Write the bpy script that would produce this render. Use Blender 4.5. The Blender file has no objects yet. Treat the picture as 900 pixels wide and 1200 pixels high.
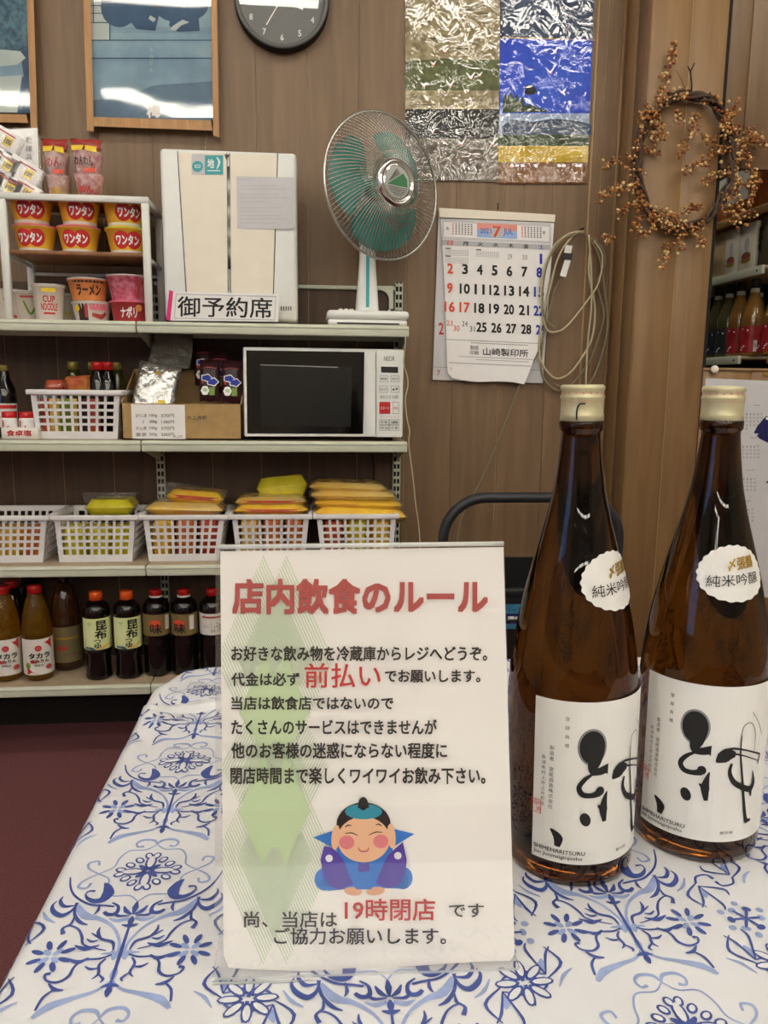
import bpy, bmesh, math, random
import numpy as np
from mathutils import Vector, Matrix
random.seed(7)
SC = bpy.context.scene
COL = SC.collection
R = math.radians

# ------------------------------------------------------------------ camera, world, exposure
EYE = 1.14
FPX = 910.0
_p, _y, _r = R(9.27), R(5.4), R(0.62)
_f = Vector((math.sin(_y)*math.cos(_p), math.cos(_y)*math.cos(_p), -math.sin(_p)))
_rt = Vector((math.cos(_y), -math.sin(_y), 0)); _up = _rt.cross(_f)
CR = math.cos(_r)*_rt + math.sin(_r)*_up
CU = -math.sin(_r)*_rt + math.cos(_r)*_up
CF = _f
cd = bpy.data.cameras.new('camera'); cam = bpy.data.objects.new('camera', cd); COL.objects.link(cam)
cd.sensor_fit = 'HORIZONTAL'; cd.sensor_width = 36; cd.lens = FPX/900*36; cd.clip_start = 0.02
mw = Matrix((CR, CU, -CF)).transposed().to_4x4(); mw.translation = (0, 0, EYE); cam.matrix_world = mw
SC.camera = cam
SC.view_settings.view_transform = 'Standard'; SC.view_settings.look = 'None'
SC.view_settings.gamma = 1; SC.view_settings.exposure = 0.68; SC.view_settings.use_curve_mapping = False
W = bpy.data.worlds.new('world'); SC.world = W; W.use_nodes = True
W.node_tree.nodes['Background'].inputs[0].default_value = (.25, .45, .9, 1)
W.node_tree.nodes['Background'].inputs[1].default_value = 1.6
SC.cycles.transparent_max_bounces = 32
LAMP = 10.0

# ------------------------------------------------------------------ from a picture point to a point on a real plane
def ray(px, py): return CR*((px-450)/FPX) + CU*(-(py-600)/FPX) + CF
def onY(px, py, Y): d = ray(px, py)*1.0; d = d*(Y/d.y); return Vector((d.x, Y, EYE+d.z))
def onX(px, py, X): d = ray(px, py); d = d*(X/d.x); return Vector((X, d.y, EYE+d.z))
def onZ(px, py, z): d = ray(px, py); d = d*((z-EYE)/d.z); return Vector((d.x, d.y, z))
def onP(px, py, p0, n): d = ray(px, py); o = Vector((0, 0, EYE)); t = (p0-o).dot(n)/d.dot(n); return o+d*t
def xat(px, Y, z):            # x of the point seen at column px, at depth Y and height z
    k = (px-450)/FPX; h = z-EYE
    return -((CR.y-k*CF.y)*Y + (CR.z-k*CF.z)*h)/(CR.x-k*CF.x)

# ------------------------------------------------------------------ materials
MATS = {}
def lin(c):
    return tuple(((v/255)/12.92 if v/255 <= .04045 else ((v/255+.055)/1.055)**2.4) for v in c)
def mat(name, rgb, rough=.5, metal=0, var=.06, scale=30, bump=0, bscale=200, trans=0, ior=1.45, alpha=1, coat=0, emit=0, rgb2=None, stretch=(1,1,1), spec=.5, sss=0):
    m = bpy.data.materials.new(name); m.use_nodes = True; nt = m.node_tree; b = nt.nodes['Principled BSDF']; L = nt.links.new
    c = lin(rgb); c2 = lin(rgb2) if rgb2 else tuple(v*(1-var*2) for v in c)
    tc = nt.nodes.new('ShaderNodeTexCoord'); mp = nt.nodes.new('ShaderNodeMapping'); mp.inputs['Scale'].default_value = stretch
    L(tc.outputs['Object'], mp.inputs[0])
    if var or rgb2:
        n = nt.nodes.new('ShaderNodeTexNoise'); n.inputs['Scale'].default_value = scale; n.inputs['Detail'].default_value = 4
        L(mp.outputs[0], n.inputs['Vector'])
        r = nt.nodes.new('ShaderNodeValToRGB'); r.color_ramp.elements[0].position = .35; r.color_ramp.elements[1].position = .65
        r.color_ramp.elements[0].color = (*c2, 1); r.color_ramp.elements[1].color = (*c, 1)
        L(n.outputs[0], r.inputs[0]); L(r.outputs[0], b.inputs['Base Color'])
    else: b.inputs['Base Color'].default_value = (*c, 1)
    if bump:
        n2 = nt.nodes.new('ShaderNodeTexNoise'); n2.inputs['Scale'].default_value = bscale; n2.inputs['Detail'].default_value = 3
        L(mp.outputs[0], n2.inputs['Vector'])
        bp = nt.nodes.new('ShaderNodeBump'); bp.inputs['Strength'].default_value = bump; bp.inputs['Distance'].default_value = .01
        L(n2.outputs[0], bp.inputs['Height']); L(bp.outputs[0], b.inputs['Normal'])
    b.inputs['Roughness'].default_value = rough; b.inputs['Metallic'].default_value = metal
    b.inputs['Transmission Weight'].default_value = trans; b.inputs['IOR'].default_value = ior
    b.inputs['Alpha'].default_value = alpha; b.inputs['Coat Weight'].default_value = coat; b.inputs['Coat Roughness'].default_value = .05
    b.inputs['Specular IOR Level'].default_value = spec
    if emit: b.inputs['Emission Color'].default_value = (*c, 1); b.inputs['Emission Strength'].default_value = emit
    MATS[name] = m; return m
def film(name, rgb=(255,255,255), rough=.06, bump=0, bscale=25, ior=1.45, tint=None, gain=1.0, haze=0):   # thin clear plastic: lets light through, mirrors lamps
    m = bpy.data.materials.new(name); m.use_nodes = True; nt = m.node_tree; nt.nodes.clear(); L = nt.links.new
    o = nt.nodes.new('ShaderNodeOutputMaterial'); t = nt.nodes.new('ShaderNodeBsdfTransparent'); g = nt.nodes.new('ShaderNodeBsdfGlossy')
    mx = nt.nodes.new('ShaderNodeMixShader'); fr = nt.nodes.new('ShaderNodeLayerWeight'); fr.inputs[0].default_value = .5
    pw = nt.nodes.new('ShaderNodeMath'); pw.operation = 'POWER'; pw.inputs[1].default_value = 5; ma = nt.nodes.new('ShaderNodeMath'); ma.operation = 'MULTIPLY_ADD'; f0 = ((ior-1)/(ior+1))**2; ma.inputs[1].default_value = 1-f0; ma.inputs[2].default_value = f0; L(fr.outputs['Facing'], pw.inputs[0]); L(pw.outputs[0], ma.inputs[0])
    t.inputs[0].default_value = (*(lin(tint) if tint else (1,1,1)), 1); g.inputs[0].default_value = (*lin(rgb), 1); g.inputs['Roughness'].default_value = rough
    mt = nt.nodes.new('ShaderNodeMath'); mt.operation = 'MULTIPLY'; mt.inputs[1].default_value = gain; mt.use_clamp = True
    L(ma.outputs[0], mt.inputs[0]); L(mt.outputs[0], mx.inputs[0]); L(t.outputs[0], mx.inputs[1]); L(g.outputs[0], mx.inputs[2])
    last = mx
    if haze:
        d = nt.nodes.new('ShaderNodeBsdfDiffuse'); d.inputs[0].default_value = (*lin(rgb), 1); m2 = nt.nodes.new('ShaderNodeMixShader'); m2.inputs[0].default_value = haze
        L(mx.outputs[0], m2.inputs[1]); L(d.outputs[0], m2.inputs[2]); last = m2
    L(last.outputs[0], o.inputs[0])
    if bump:
        tc = nt.nodes.new('ShaderNodeTexCoord'); n = nt.nodes.new('ShaderNodeTexNoise'); n.inputs['Scale'].default_value = bscale; n.inputs['Detail'].default_value = 2
        n.inputs['Distortion'].default_value = 1.5
        bp = nt.nodes.new('ShaderNodeBump'); bp.inputs['Strength'].default_value = bump; bp.inputs['Distance'].default_value = .02
        L(tc.outputs['Object'], n.inputs['Vector']); L(n.outputs[0], bp.inputs['Height']); L(bp.outputs[0], g.inputs['Normal']); L(bp.outputs[0], fr.inputs['Normal'])
    MATS[name] = m; return m
def wood(name, a, b_, scale=6, rough=.5, coat=.2):
    m = bpy.data.materials.new(name); m.use_nodes = True; nt = m.node_tree; b = nt.nodes['Principled BSDF']; L = nt.links.new
    tc = nt.nodes.new('ShaderNodeTexCoord'); mp = nt.nodes.new('ShaderNodeMapping'); mp.inputs['Scale'].default_value = (9, 9, .7)
    oi = nt.nodes.new('ShaderNodeObjectInfo'); ad = nt.nodes.new('ShaderNodeVectorMath'); ad.operation = 'ADD'
    ml = nt.nodes.new('ShaderNodeVectorMath'); ml.operation = 'SCALE'; ml.inputs['Scale'].default_value = 30
    cb = nt.nodes.new('ShaderNodeCombineXYZ'); L(oi.outputs['Random'], cb.inputs[0]); L(oi.outputs['Random'], cb.inputs[2]); L(cb.outputs[0], ml.inputs[0])
    L(tc.outputs['Object'], mp.inputs[0]); L(mp.outputs[0], ad.inputs[0]); L(ml.outputs[0], ad.inputs[1])
    n = nt.nodes.new('ShaderNodeTexNoise'); n.inputs['Scale'].default_value = scale; n.inputs['Detail'].default_value = 8; n.inputs['Distortion'].default_value = .6
    L(ad.outputs[0], n.inputs['Vector'])
    r = nt.nodes.new('ShaderNodeValToRGB'); r.color_ramp.elements[0].position = .25; r.color_ramp.elements[1].position = .75
    r.color_ramp.elements[0].color = (*lin(a), 1); r.color_ramp.elements[1].color = (*lin(b_), 1)
    L(n.outputs[0], r.inputs[0]); L(r.outputs[0], b.inputs['Base Color']); b.inputs['Roughness'].default_value = rough; b.inputs['Coat Weight'].default_value = coat
    b.inputs['Coat Roughness'].default_value = .35
    MATS[name] = m; return m

wood('panel_wood', (106,82,57), (129,101,72), 4, .5, .1)
wood('back_wood', (66,46,30), (84,60,40), 4, .6, .05)
wood('pillar_wood', (122,92,58), (146,113,75), 4, .5, .1)
wood('frame_wood', (150,104,52), (188,138,78), 7, .45)
wood('shelf_wood', (120,78,45), (150,102,62), 5, .5)
mat('groove_light', (176,146,100), .6)
mat('dark_gap', (22,17,13), .8)
mat('carpet', (140,84,86), .95, var=.2, scale=260, bump=.6, bscale=500)
mat('ceiling_white', (225,225,220), .8)
mat('room_wall', (190,182,165), .8)
mat('shelf_metal', (206,210,192), .35, var=.02)
mat('shelf_board', (178,158,132), .6, var=.05)
mat('white_metal', (222,223,220), .35, var=.02)
mat('white_plastic', (230,232,230), .4, var=.015)
mat('basket_plastic', (226,224,226), .4, var=.02)
mat('cream_plastic', (232,224,208), .4, var=.015)
mat('grey_plastic', (150,150,146), .45)
mat('black_plastic', (22,22,24), .4)
mat('black_gloss', (6,6,7), .08, var=0, coat=.4)
mat('black_rubber', (18,18,18), .7)
mat('dark_tube', (48,49,53), .35, var=.02, metal=.2)
mat('chrome', (220,220,220), .12, metal=1, var=0)
mat('steel_wire', (190,190,184), .25, metal=.9, var=0)
mat('teal_blade', (34,140,128), .2, var=.02, alpha=.72)
mat('teal_ink', (60,160,170), .5, var=0)
mat('lamp_tube', (255,250,236), .5, var=0, emit=LAMP)
mat('lamp_housing', (235,235,230), .4)
mat('paper', (238,236,236), .75, var=.01)
mat('paper_warm', (246,242,238), .7, var=.02, scale=8)
mat('paper_grey', (205,204,208), .7, var=.02)
mat('ink_black', (24,22,22), .6, var=0)
mat('ink_soft', (70,68,68), .6, var=0)
mat('ink_grey', (140,140,142), .6, var=0)
mat('ink_red', (196,38,40), .55, var=0)
mat('ink_title', (180,70,68), .55, var=0)
mat('ink_orange', (226,80,52), .55, var=0)
mat('ink_blue', (30,50,170), .55, var=0)
mat('ink_navy', (22,26,92), .5, var=.05)
mat('ink_pink', (226,120,140), .55, var=0)
mat('ink_magenta', (214,40,120), .5, var=0)
mat('ink_green', (120,150,60), .55, var=0)
mat('ink_yellow', (238,206,40), .5, var=0)
mat('ink_gold', (176,140,52), .35, var=0, metal=.4)
mat('ink_white', (242,242,240), .5, var=0)
mat('hatch_green', (176,204,160), .6, var=0)
mat('fill_green', (200,220,178), .6, var=0)
mat('cloth_vinyl', (232,232,236), .28, var=.02, scale=12, bump=.05, bscale=30)
mat('print_dark', (72,92,168), .35, var=.12, scale=60)
mat('print_light', (164,182,228), .35, var=.1, scale=60)
mat('table_board', (200,190,170), .5)
mat('cap_gold', (206,198,160), .35, metal=.35, var=.03)
mat('label_paper', (232,230,226), .6, var=.01)
film('clear_acrylic', rough=.03, ior=1.49, gain=1.2)
mat('acrylic_edge', (214,218,214), .2, var=0, alpha=.6)
film('picture_sheet', rough=.04, ior=1.45, gain=1.8, bump=.02, bscale=3)
film('poster_sleeve', rough=.03, ior=1.5, gain=1.5, bump=.22, bscale=15)
film('clear_bag', rough=.12, ior=1.5, gain=1.1, bump=.3, bscale=30, haze=.02)
film('clock_glass', rough=.02, ior=1.5, gain=1.4)
def bottle_glass():
    m = bpy.data.materials.new('amber_glass'); m.use_nodes = True; nt = m.node_tree; b = nt.nodes['Principled BSDF']
    b.inputs['Base Color'].default_value = (.085, .026, .003, 1); b.inputs['Transmission Weight'].default_value = 1; b.inputs['Roughness'].default_value = .0; b.inputs['IOR'].default_value = 1.4
    MATS['amber_glass'] = m
bottle_glass()

# ------------------------------------------------------------------ mesh building
class MB:
    def __init__(s): s.v=[]; s.f=[]; s.mi=[]; s.sm=[]; s.mats=[]; s.fn=None; s.T=None
    def k(s, name):
        if name not in s.mats: s.mats.append(name)
        return s.mats.index(name)
    def add(s, vs, fs, m, smooth=False, raw=False):
        o = len(s.v); T = s.T; fn = None if raw else s.fn
        for p in vs:
            p = Vector(fn(*p)) if fn else Vector(p)
            if T is not None: p = T@p
            s.v.append((p.x, p.y, p.z))
        k = s.k(m)
        for f in fs: s.f.append([i+o for i in f]); s.mi.append(k); s.sm.append(smooth)
        return s
    def box(s, x0, x1, y0, y1, z0, z1, m):
        v = [(x,y,z) for z in (z0,z1) for y in (y0,y1) for x in (x0,x1)]
        return s.add(v, [(0,2,3,1),(4,5,7,6),(0,1,5,4),(2,6,7,3),(0,4,6,2),(1,3,7,5)], m)
    def rbox(s, x0, x1, y0, y1, z0, z1, m, r=.005, seg=2):
        bm = bmesh.new(); bmesh.ops.create_cube(bm, size=1)
        for v in bm.verts: v.co = Vector((x0+(v.co.x+.5)*(x1-x0), y0+(v.co.y+.5)*(y1-y0), z0+(v.co.z+.5)*(z1-z0)))
        bmesh.ops.bevel(bm, geom=bm.edges[:], offset=min(r, .49*min(x1-x0, y1-y0, z1-z0)), segments=seg, affect='EDGES', profile=.5)
        bm.verts.index_update(); s.add([tuple(v.co) for v in bm.verts], [[v.index for v in f.verts] for f in bm.faces], m, True); bm.free(); return s
    def lathe(s, prof, m, n=24, c=(0,0,0), closed=True, smooth=True):
        vs=[]; fs=[]
        for r, z in prof:
            for i in range(n): a = 2*math.pi*i/n; vs.append((c[0]+r*math.cos(a), c[1]+r*math.sin(a), c[2]+z))
        for j in range(len(prof)-1):
            for i in range(n): k=(i+1)%n; fs.append((j*n+i, j*n+k, (j+1)*n+k, (j+1)*n+i))
        if closed: fs.append(tuple(range(n-1,-1,-1))); fs.append(tuple(range((len(prof)-1)*n, len(prof)*n)))
        return s.add(vs, fs, m, smooth)
    def tube(s, pts, r, m, n=6, closed=False, cap=True):
        pts = [Vector(p) for p in pts]; N = len(pts); vs=[]; fs=[]; up=None
        for i, p in enumerate(pts):
            a = pts[(i-1)%N] if (closed or i>0) else p; b = pts[(i+1)%N] if (closed or i<N-1) else p
            t = (b-a).normalized()
            if up is None: up = Vector((0,0,1)) if abs(t.z)<.9 else Vector((0,1,0))
            x = t.cross(up).normalized(); up = x.cross(t).normalized()
            rr = r[i] if isinstance(r, (list, tuple)) else r
            for j in range(n): q = 2*math.pi*j/n; vs.append(tuple(p + x*math.cos(q)*rr + up*math.sin(q)*rr))
        M = N if closed else N-1
        for i in range(M):
            for j in range(n): k=(j+1)%n; i2=(i+1)%N; fs.append((i*n+j, i*n+k, i2*n+k, i2*n+j))
        if cap and not closed: fs.append(tuple(range(n-1,-1,-1))); fs.append(tuple(range((N-1)*n, N*n)))
        return s.add(vs, fs, m, True)
    # flat print: (u right, v up, w towards the viewer)
    def poly(s, pts, w, m): return s.add([(u,v,w) for u,v in pts], [tuple(range(len(pts)))], m)
    def rect(s, u0, v0, u1, v1, w, m, nu=1, nv=1):
        vs = [(u0+(u1-u0)*i/nu, v0+(v1-v0)*j/nv, w) for j in range(nv+1) for i in range(nu+1)]
        return s.add(vs, [(j*(nu+1)+i, j*(nu+1)+i+1, (j+1)*(nu+1)+i+1, (j+1)*(nu+1)+i) for j in range(nv) for i in range(nu)], m)
    def frame(s, u0, v0, u1, v1, t, w, m):
        for a in ((u0,v0,u1,v0+t),(u0,v1-t,u1,v1),(u0,v0,u0+t,v1),(u1-t,v0,u1,v1)): s.rect(a[0],a[1],a[2],a[3],w,m)
    def ell(s, cu, cv, ru, rv, w, m, n=16, rings=1, wob=0, lob=0, rot=0):
        vs=[(cu,cv,w)]; fs=[]; c_, s_ = math.cos(rot), math.sin(rot)
        for k in range(1, rings+1):
            for i in range(n):
                a=2*math.pi*i/n; q=k/rings*(1+(wob*math.cos(lob*a) if lob else 0)); x,y=ru*q*math.cos(a), rv*q*math.sin(a)
                vs.append((cu+x*c_-y*s_, cv+x*s_+y*c_, w))
        for i in range(n): fs.append((0, 1+i, 1+(i+1)%n))
        for k in range(rings-1):
            for i in range(n): j=(i+1)%n; a=1+k*n; b=a+n; fs.append((a+i, b+i, b+j, a+j))
        return s.add(vs, fs, m)
    def stroke(s, pts, ws, w, m, sub=4):
        P=[Vector((p[0],p[1])) for p in pts]; n=len(P)
        if n > 2 and sub > 1:
            Q=[];V=[]
            for i in range(n-1):
                p0=P[max(i-1,0)];p1=P[i];p2=P[i+1];p3=P[min(i+2,n-1)]
                for j in range(sub):
                    t=j/sub; Q.append(.5*((2*p1)+(-p0+p2)*t+(2*p0-5*p1+4*p2-p3)*t*t+(-p0+3*p1-3*p2+p3)*t**3)); V.append(ws[i]*(1-t)+ws[i+1]*t)
            Q.append(P[-1]); V.append(ws[-1])
        else: Q=P; V=list(ws)
        vs=[];fs=[];N=len(Q)
        for i,q in enumerate(Q):
            t=(Q[min(i+1,N-1)]-Q[max(i-1,0)]); t = t.normalized() if t.length>1e-9 else Vector((1,0)); nn=Vector((-t.y,t.x))*V[i]/2
            vs += [(q.x-nn.x, q.y-nn.y, w), (q.x+nn.x, q.y+nn.y, w)]
        for i in range(N-1): fs.append((2*i, 2*i+2, 2*i+3, 2*i+1))
        return s.add(vs, fs, m)
    def text(s, body, u0, v0, u1, v1, w, m, bold=0, keep=False, skew=0):
        V, F = glyphs(body, bold)
        if not V: return s
        xs=[p[0] for p in V]; ys=[p[1] for p in V]; a,b,c,d=min(xs),max(xs),min(ys),max(ys)
        su=(u1-u0)/max(b-a,1e-6); sv=(v1-v0)/max(d-c,1e-6)
        if keep: su=sv=min(su,sv)
        return s.add([(u0+(p[0]-a)*su, v0+(p[1]-c)*sv+skew*((p[0]-a)*su), w+p[2]*4e-5) for p in V], F, m)
    def vtext(s, body, u, vtop, size, pitch, w, m, bold=0, du=0):
        for i, ch in enumerate(body):
            if ch == ' ': continue
            V, F = glyphs(ch, bold)
            s.add([(u+du*i+(p[0]-.5)*size, vtop-i*pitch-size+(p[1]+.12)*size, w+p[2]*4e-5) for p in V], F, m)
    def build(s, name, parent=None, label=None, local=False, kind=None):
        me = bpy.data.meshes.new(name); vs = s.v
        if parent is not None and not local:
            o = LOC.get(parent.name, Vector((0,0,0))); vs = [(a-o.x, b-o.y, c-o.z) for a,b,c in vs]
        me.from_pydata(vs, [], s.f)
        for mn in s.mats: me.materials.append(MATS[mn])
        me.polygons.foreach_set('material_index', s.mi); me.polygons.foreach_set('use_smooth', s.sm); me.update()
        ob = bpy.data.objects.new(name, me); COL.objects.link(ob)
        if parent is not None: ob.parent = parent; LOC[ob.name] = LOC.get(parent.name, Vector((0,0,0)))
        if label: ob['label'] = label
        if kind: ob['kind'] = kind
        return ob
LOC = {}
_G = {}
def glyphs(body, bold=0):       # bold strokes are the outline printed several times, slightly shifted
    key = (body, bold)
    if key not in _G:
        cu = bpy.data.curves.new('lettering', 'FONT'); cu.body = body; cu.size = 1; cu.resolution_u = 2; cu.fill_mode = 'FRONT'
        ob = bpy.data.objects.new('lettering', cu); me = ob.to_mesh()
        V = [(v.co.x, v.co.y, 0) for v in me.vertices]; F = [tuple(p.vertices) for p in me.polygons]
        ob.to_mesh_clear(); bpy.data.objects.remove(ob); bpy.data.curves.remove(cu)
        if bold > 0:
            V2=[]; F2=[]
            for dx, dy in ((-1,-1),(1,-1),(1,1),(-1,1)) if bold < .03 else ((-1,-1),(1,-1),(1,1),(-1,1),(0,0)):
                o=len(V2); V2 += [(x+dx*bold*.75, y+dy*bold*.75, len(V2)//len(V)) for x,y,_ in V]; F2 += [tuple(i+o for i in f) for f in F]
            V, F = V2, F2
        _G[key] = (V, F)
    return _G[key]
def thing(name, label, cat, loc=(0,0,0), rotz=0, group=None):
    o = bpy.data.objects.new(name, None); COL.objects.link(o); o.empty_display_size = .05
    o.location = loc; o.rotation_euler = (0,0,rotz); o['label'] = label; o['category'] = cat
    if group: o['group'] = group
    LOC[o.name] = Vector(loc); return o
def tag(o, label, cat, group=None, kind=None):
    o['label'] = label; o['category'] = cat
    if group: o['group'] = group
    if kind: o['kind'] = kind
    return o
def struct(o): o['kind'] = 'structure'; return o
def dup(root, loc, rotz=None, label=None, group=None):
    r = root.copy(); COL.objects.link(r); r.location = loc
    if rotz is not None: r.rotation_euler = (0,0,rotz)
    if label: r['label'] = label
    if group: r['group'] = group
    for ch in list(root.children):
        c = ch.copy(); COL.objects.link(c); c.parent = r
        for g in list(ch.children): d = g.copy(); COL.objects.link(d); d.parent = c
    return r
FLAT = lambda u,v,w: (u, -w, v)                 # a print facing the room, at y = 0 of its thing
def pxY(Y): return lambda u,v,w: onY(u, v, Y-w)   # print laid out on the wall plane y = Y, v counted downwards
def pxZ(z): return lambda u,v,w: onZ(u, v, z+w)
def cyl(r, th0=0, y0=0, x0=0):                    # round a bottle of radius r (number or function of height)
    def g(u, v, w):
        rr = r(v) if callable(r) else r
        r0 = r(cyl_mid) if False else rr
        a = th0 + u/ (r_ref if callable(r) else r); return (x0+(rr+w)*math.sin(a), y0-(rr+w)*math.cos(a), v)
    r_ref = .035
    return g
# ------------------------------------------------------------------ the room
YW = 2.60; CEIL = 2.85
floor = struct(MB().box(-3.2, 3.4, -7.2, 4.6, -.05, 0, 'carpet').build('floor'))
struct(MB().box(-3.2, 3.4, -7.2, 4.6, CEIL, CEIL+.05, 'ceiling_white').build('ceiling'))
wb = struct(MB().box(-3.2, 1.05, YW+.012, YW+.08, 0, CEIL, 'dark_gap').build('wall_back'))
PW = .1585; k = 0
x = -.165 - PW*19
while x < 1.0:
    x1 = min(x+PW, 1.045); b = MB()
    g = .0016
    b.box(x+g, x1-g, YW, YW+.014, 0, CEIL, 'panel_wood'); b.box(x1-g, x1+g, YW+.003, YW+.014, 0, CEIL, 'groove_light' if k%2 else 'panel_wood')
    b.build('plank', wb); x = x1; k += 1
struct(MB().box(-3.25, -3.2, -7.2, -2.2, 0, CEIL, 'room_wall').box(-3.25,-3.2,-.6,4.6,0,CEIL,'room_wall').box(-3.25,-3.2,-2.2,-.6,0,.9,'room_wall').box(-3.25,-3.2,-2.2,-.6,2.2,CEIL,'room_wall').build('wall_left'))
wn = struct(MB().box(-3.24,-3.2,-2.2,-2.14,.9,2.2,'white_metal').box(-3.24,-3.2,-.66,-.6,.9,2.2,'white_metal').box(-3.24,-3.2,-2.2,-.6,.9,.95,'white_metal').box(-3.24,-3.2,-2.2,-.6,2.15,2.2,'white_metal').build('added_window_1'))  # unseen window, added to give the bottles their blue reflections
MB().box(-3.225,-3.22,-2.14,-.66,.95,2.15,'clear_acrylic').build('pane', wn)
struct(MB().box(3.4, 3.45, -7.2, 4.6, 0, CEIL, 'room_wall').build('wall_right'))
struct(MB().box(-3.2, 3.4, -7.25, -7.2, 0, CEIL, 'room_wall').build('wall_front'))
struct(MB().box(-3.2, 3.4, 4.5, 4.55, 0, CEIL, 'room_wall').build('wall_far'))
struct(MB().box(-3.2, 1.045, YW-.035, YW, 0, .09, 'dark_gap').build('dark_strip_back'))  # dark strip along the foot of the back wall
# the pillar: two boards on its front, two on its side
PX0, PX1, PYF = 1.045, 1.24, 2.40
PX0 = onY(749.5, 280, PYF).x; PX1 = onY(834.6, 280, PYF).x
pl = struct(MB().box(PX0+.004, PX1-.004, PYF+.006, 2.75, 0, CEIL, 'dark_gap').build('pillar'))
xm = (onY(799,197,PYF).x+onY(768,676,PYF).x)/2
for a, b_ in ((PX0, xm-.0015), (xm+.0015, PX1)): MB().rbox(a, b_, PYF, PYF+.012, 0, CEIL, 'pillar_wood', .0012, 1).build('plank', pl)
MB().box(xm-.0015, xm+.0015, PYF+.002, PYF+.01, 0, CEIL, 'groove_light').build('groove_strip', pl)
ys = [PYF+.001, PYF+.10, YW+.02]
for a, b_ in zip(ys[:-1], ys[1:]): MB().rbox(PX0-.003, PX0+.006, a+.0012, b_-.0012, 0, CEIL, 'pillar_wood', .001, 1).build('plank', pl)
xl = onY(690,215,YW).x
struct(MB().rbox(xl-.0, xl+.006, YW-.004, YW+.002, 0, CEIL, 'groove_light', .001, 1).rbox(PX0-.014, PX0-.003, YW-.006, YW+.002, 0, CEIL, 'pillar_wood', .001, 1).build('trim_1'))
struct(MB().box(PX1, PX1+.012, PYF+.004, PYF+.02, 0, CEIL, 'dark_gap').build('trim_2'))
# the panel over the niche and the counter panel under it
zl = onY(880,198,PYF).z; ze = onY(860,432,PYF).z
lp = struct(MB().box(PX1+.012, 2.6, PYF+.012, PYF+.03, zl+.003, CEIL, 'dark_gap').build('wall_right_upper'))
xs = [PX1+.010, PX1+.075, 1.62, 2.1, 2.6]
for a, b_ in zip(xs[:-1], xs[1:]): MB().rbox(a+.001, b_-.001, PYF+.002, PYF+.014, zl, CEIL, 'panel_wood', .001, 1).build('plank', lp)
mb = MB()
for z_ in (1.92, 2.0, 2.06, 2.12, 2.3): mb.lathe([(.003,0),(.003,.001)], 'dark_gap', 8, (0,0,0))
cp = struct(MB().box(PX1+.003, 2.6, PYF+.012, 2.78, .30, ze-.004, 'dark_gap').build('wall_right_lower'))
xs = [PX1+.003, 1.40, 1.56, 1.9, 2.3, 2.6]
for a, b_ in zip(xs[:-1], xs[1:]): MB().rbox(a+.001, b_-.001, PYF, PYF+.014, .29, ze-.008, 'pillar_wood', .001, 1).build('plank', cp)
MB().rbox(PX1+.003, 2.6, PYF-.004, 2.78, ze-.008, ze+.002, 'pillar_wood', .002, 1).build('ledge', cp)
struct(MB().box(PX1+.003, 2.6, PYF+.02, 2.78, 0, .288, 'dark_gap').build('trim_3'))

# ceiling lamps: twin-tube fixtures in rows
def lamp():
    t = thing('ceiling_lamp', 'white twin-tube fluorescent lamp fixed to the ceiling', 'ceiling lamp', (0,0,0), 0, 'fluorescent ceiling lamps')
    MB().rbox(-.62,.62,-.09,.09,-.045,0,'lamp_housing',.008).build('housing', t, local=True)
    for s_ in (-.055,.055):
        MB().tube([(-.59,s_,-.062),(.59,s_,-.062)], .0155, 'lamp_tube', 8).build('lamp_tube', t, local=True)
    return t
l0 = lamp(); first = True; nrow = 0
for Y in (1.43, .03, -1.3, -2.3, -3.3, -4.4, -5.6):  # unseen rear rows set closer, extra ones added to brighten the notice
    nrow += 1
    for X, side in ((-2.0,'far left'), (-.55,'near left'), (.9,'near right'), (2.35,'far right')):
        lab = 'white twin-tube ceiling lamp, %s in the %s row from the shelf wall' % (side, ('first','second','third','fourth','fifth','sixth','seventh')[nrow-1])
        if first: l0.location = (X, Y, CEIL); l0['label'] = lab; first = False
        else: dup(l0, (X, Y, CEIL), None, lab)
dup(l0, (1.15, 3.3, CEIL), R(90), 'unseen twin-tube ceiling lamp added behind the pillar to light the niche')  # extra lamp, added only to light the goods in the niche

# ------------------------------------------------------------------ wall-mounted shelving
def ztop(py, px=100, Y=2.29): return onY(px, py, Y).z
S1, S2, S3, S4 = ztop(375.2,100), ztop(516.2,100), ztop(664.2,60), ztop(805.0,60)
XJ = [-2.1, -1.31, onY(162, 450, 2.29).x, onY(479, 450, 2.29).x]
YF, YB = 2.29, 2.575
su = thing('shelving_unit', 'cream metal wall shelving with four levels of shelves under the pictures', 'shelf', (0, YB, 0))
for z in (S1, S2, S3, S4):
    for a, b_ in zip(XJ[:-1], XJ[1:]):
        s = MB().rbox(a+.0012, b_-.0012, YF, YF+.012, z-.032, z, 'shelf_metal', .004, 2).rbox(a+.0015,b_-.0015,YF-.002,YF+.004,z-.012,z-.004,'shelf_metal',.002,1)
        s.box(a+.002, b_-.002, YF+.010, YB-.01, z-.012, z-.001, 'shelf_board').build('shelf', su)
        MB().box(a+.002,b_-.002,YF+.012,YF+.03,z-.030,z-.012,'shelf_metal').box(a+.002,b_-.002,YB-.03,YB-.01,z-.030,z-.012,'shelf_metal').build('shelf_lip', su)
ux = [xat(190, YB, 1.0)-.01, onY(467.5, 345, YB).x]
utop = [S1+.10, onY(467,331,YB).z]
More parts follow.
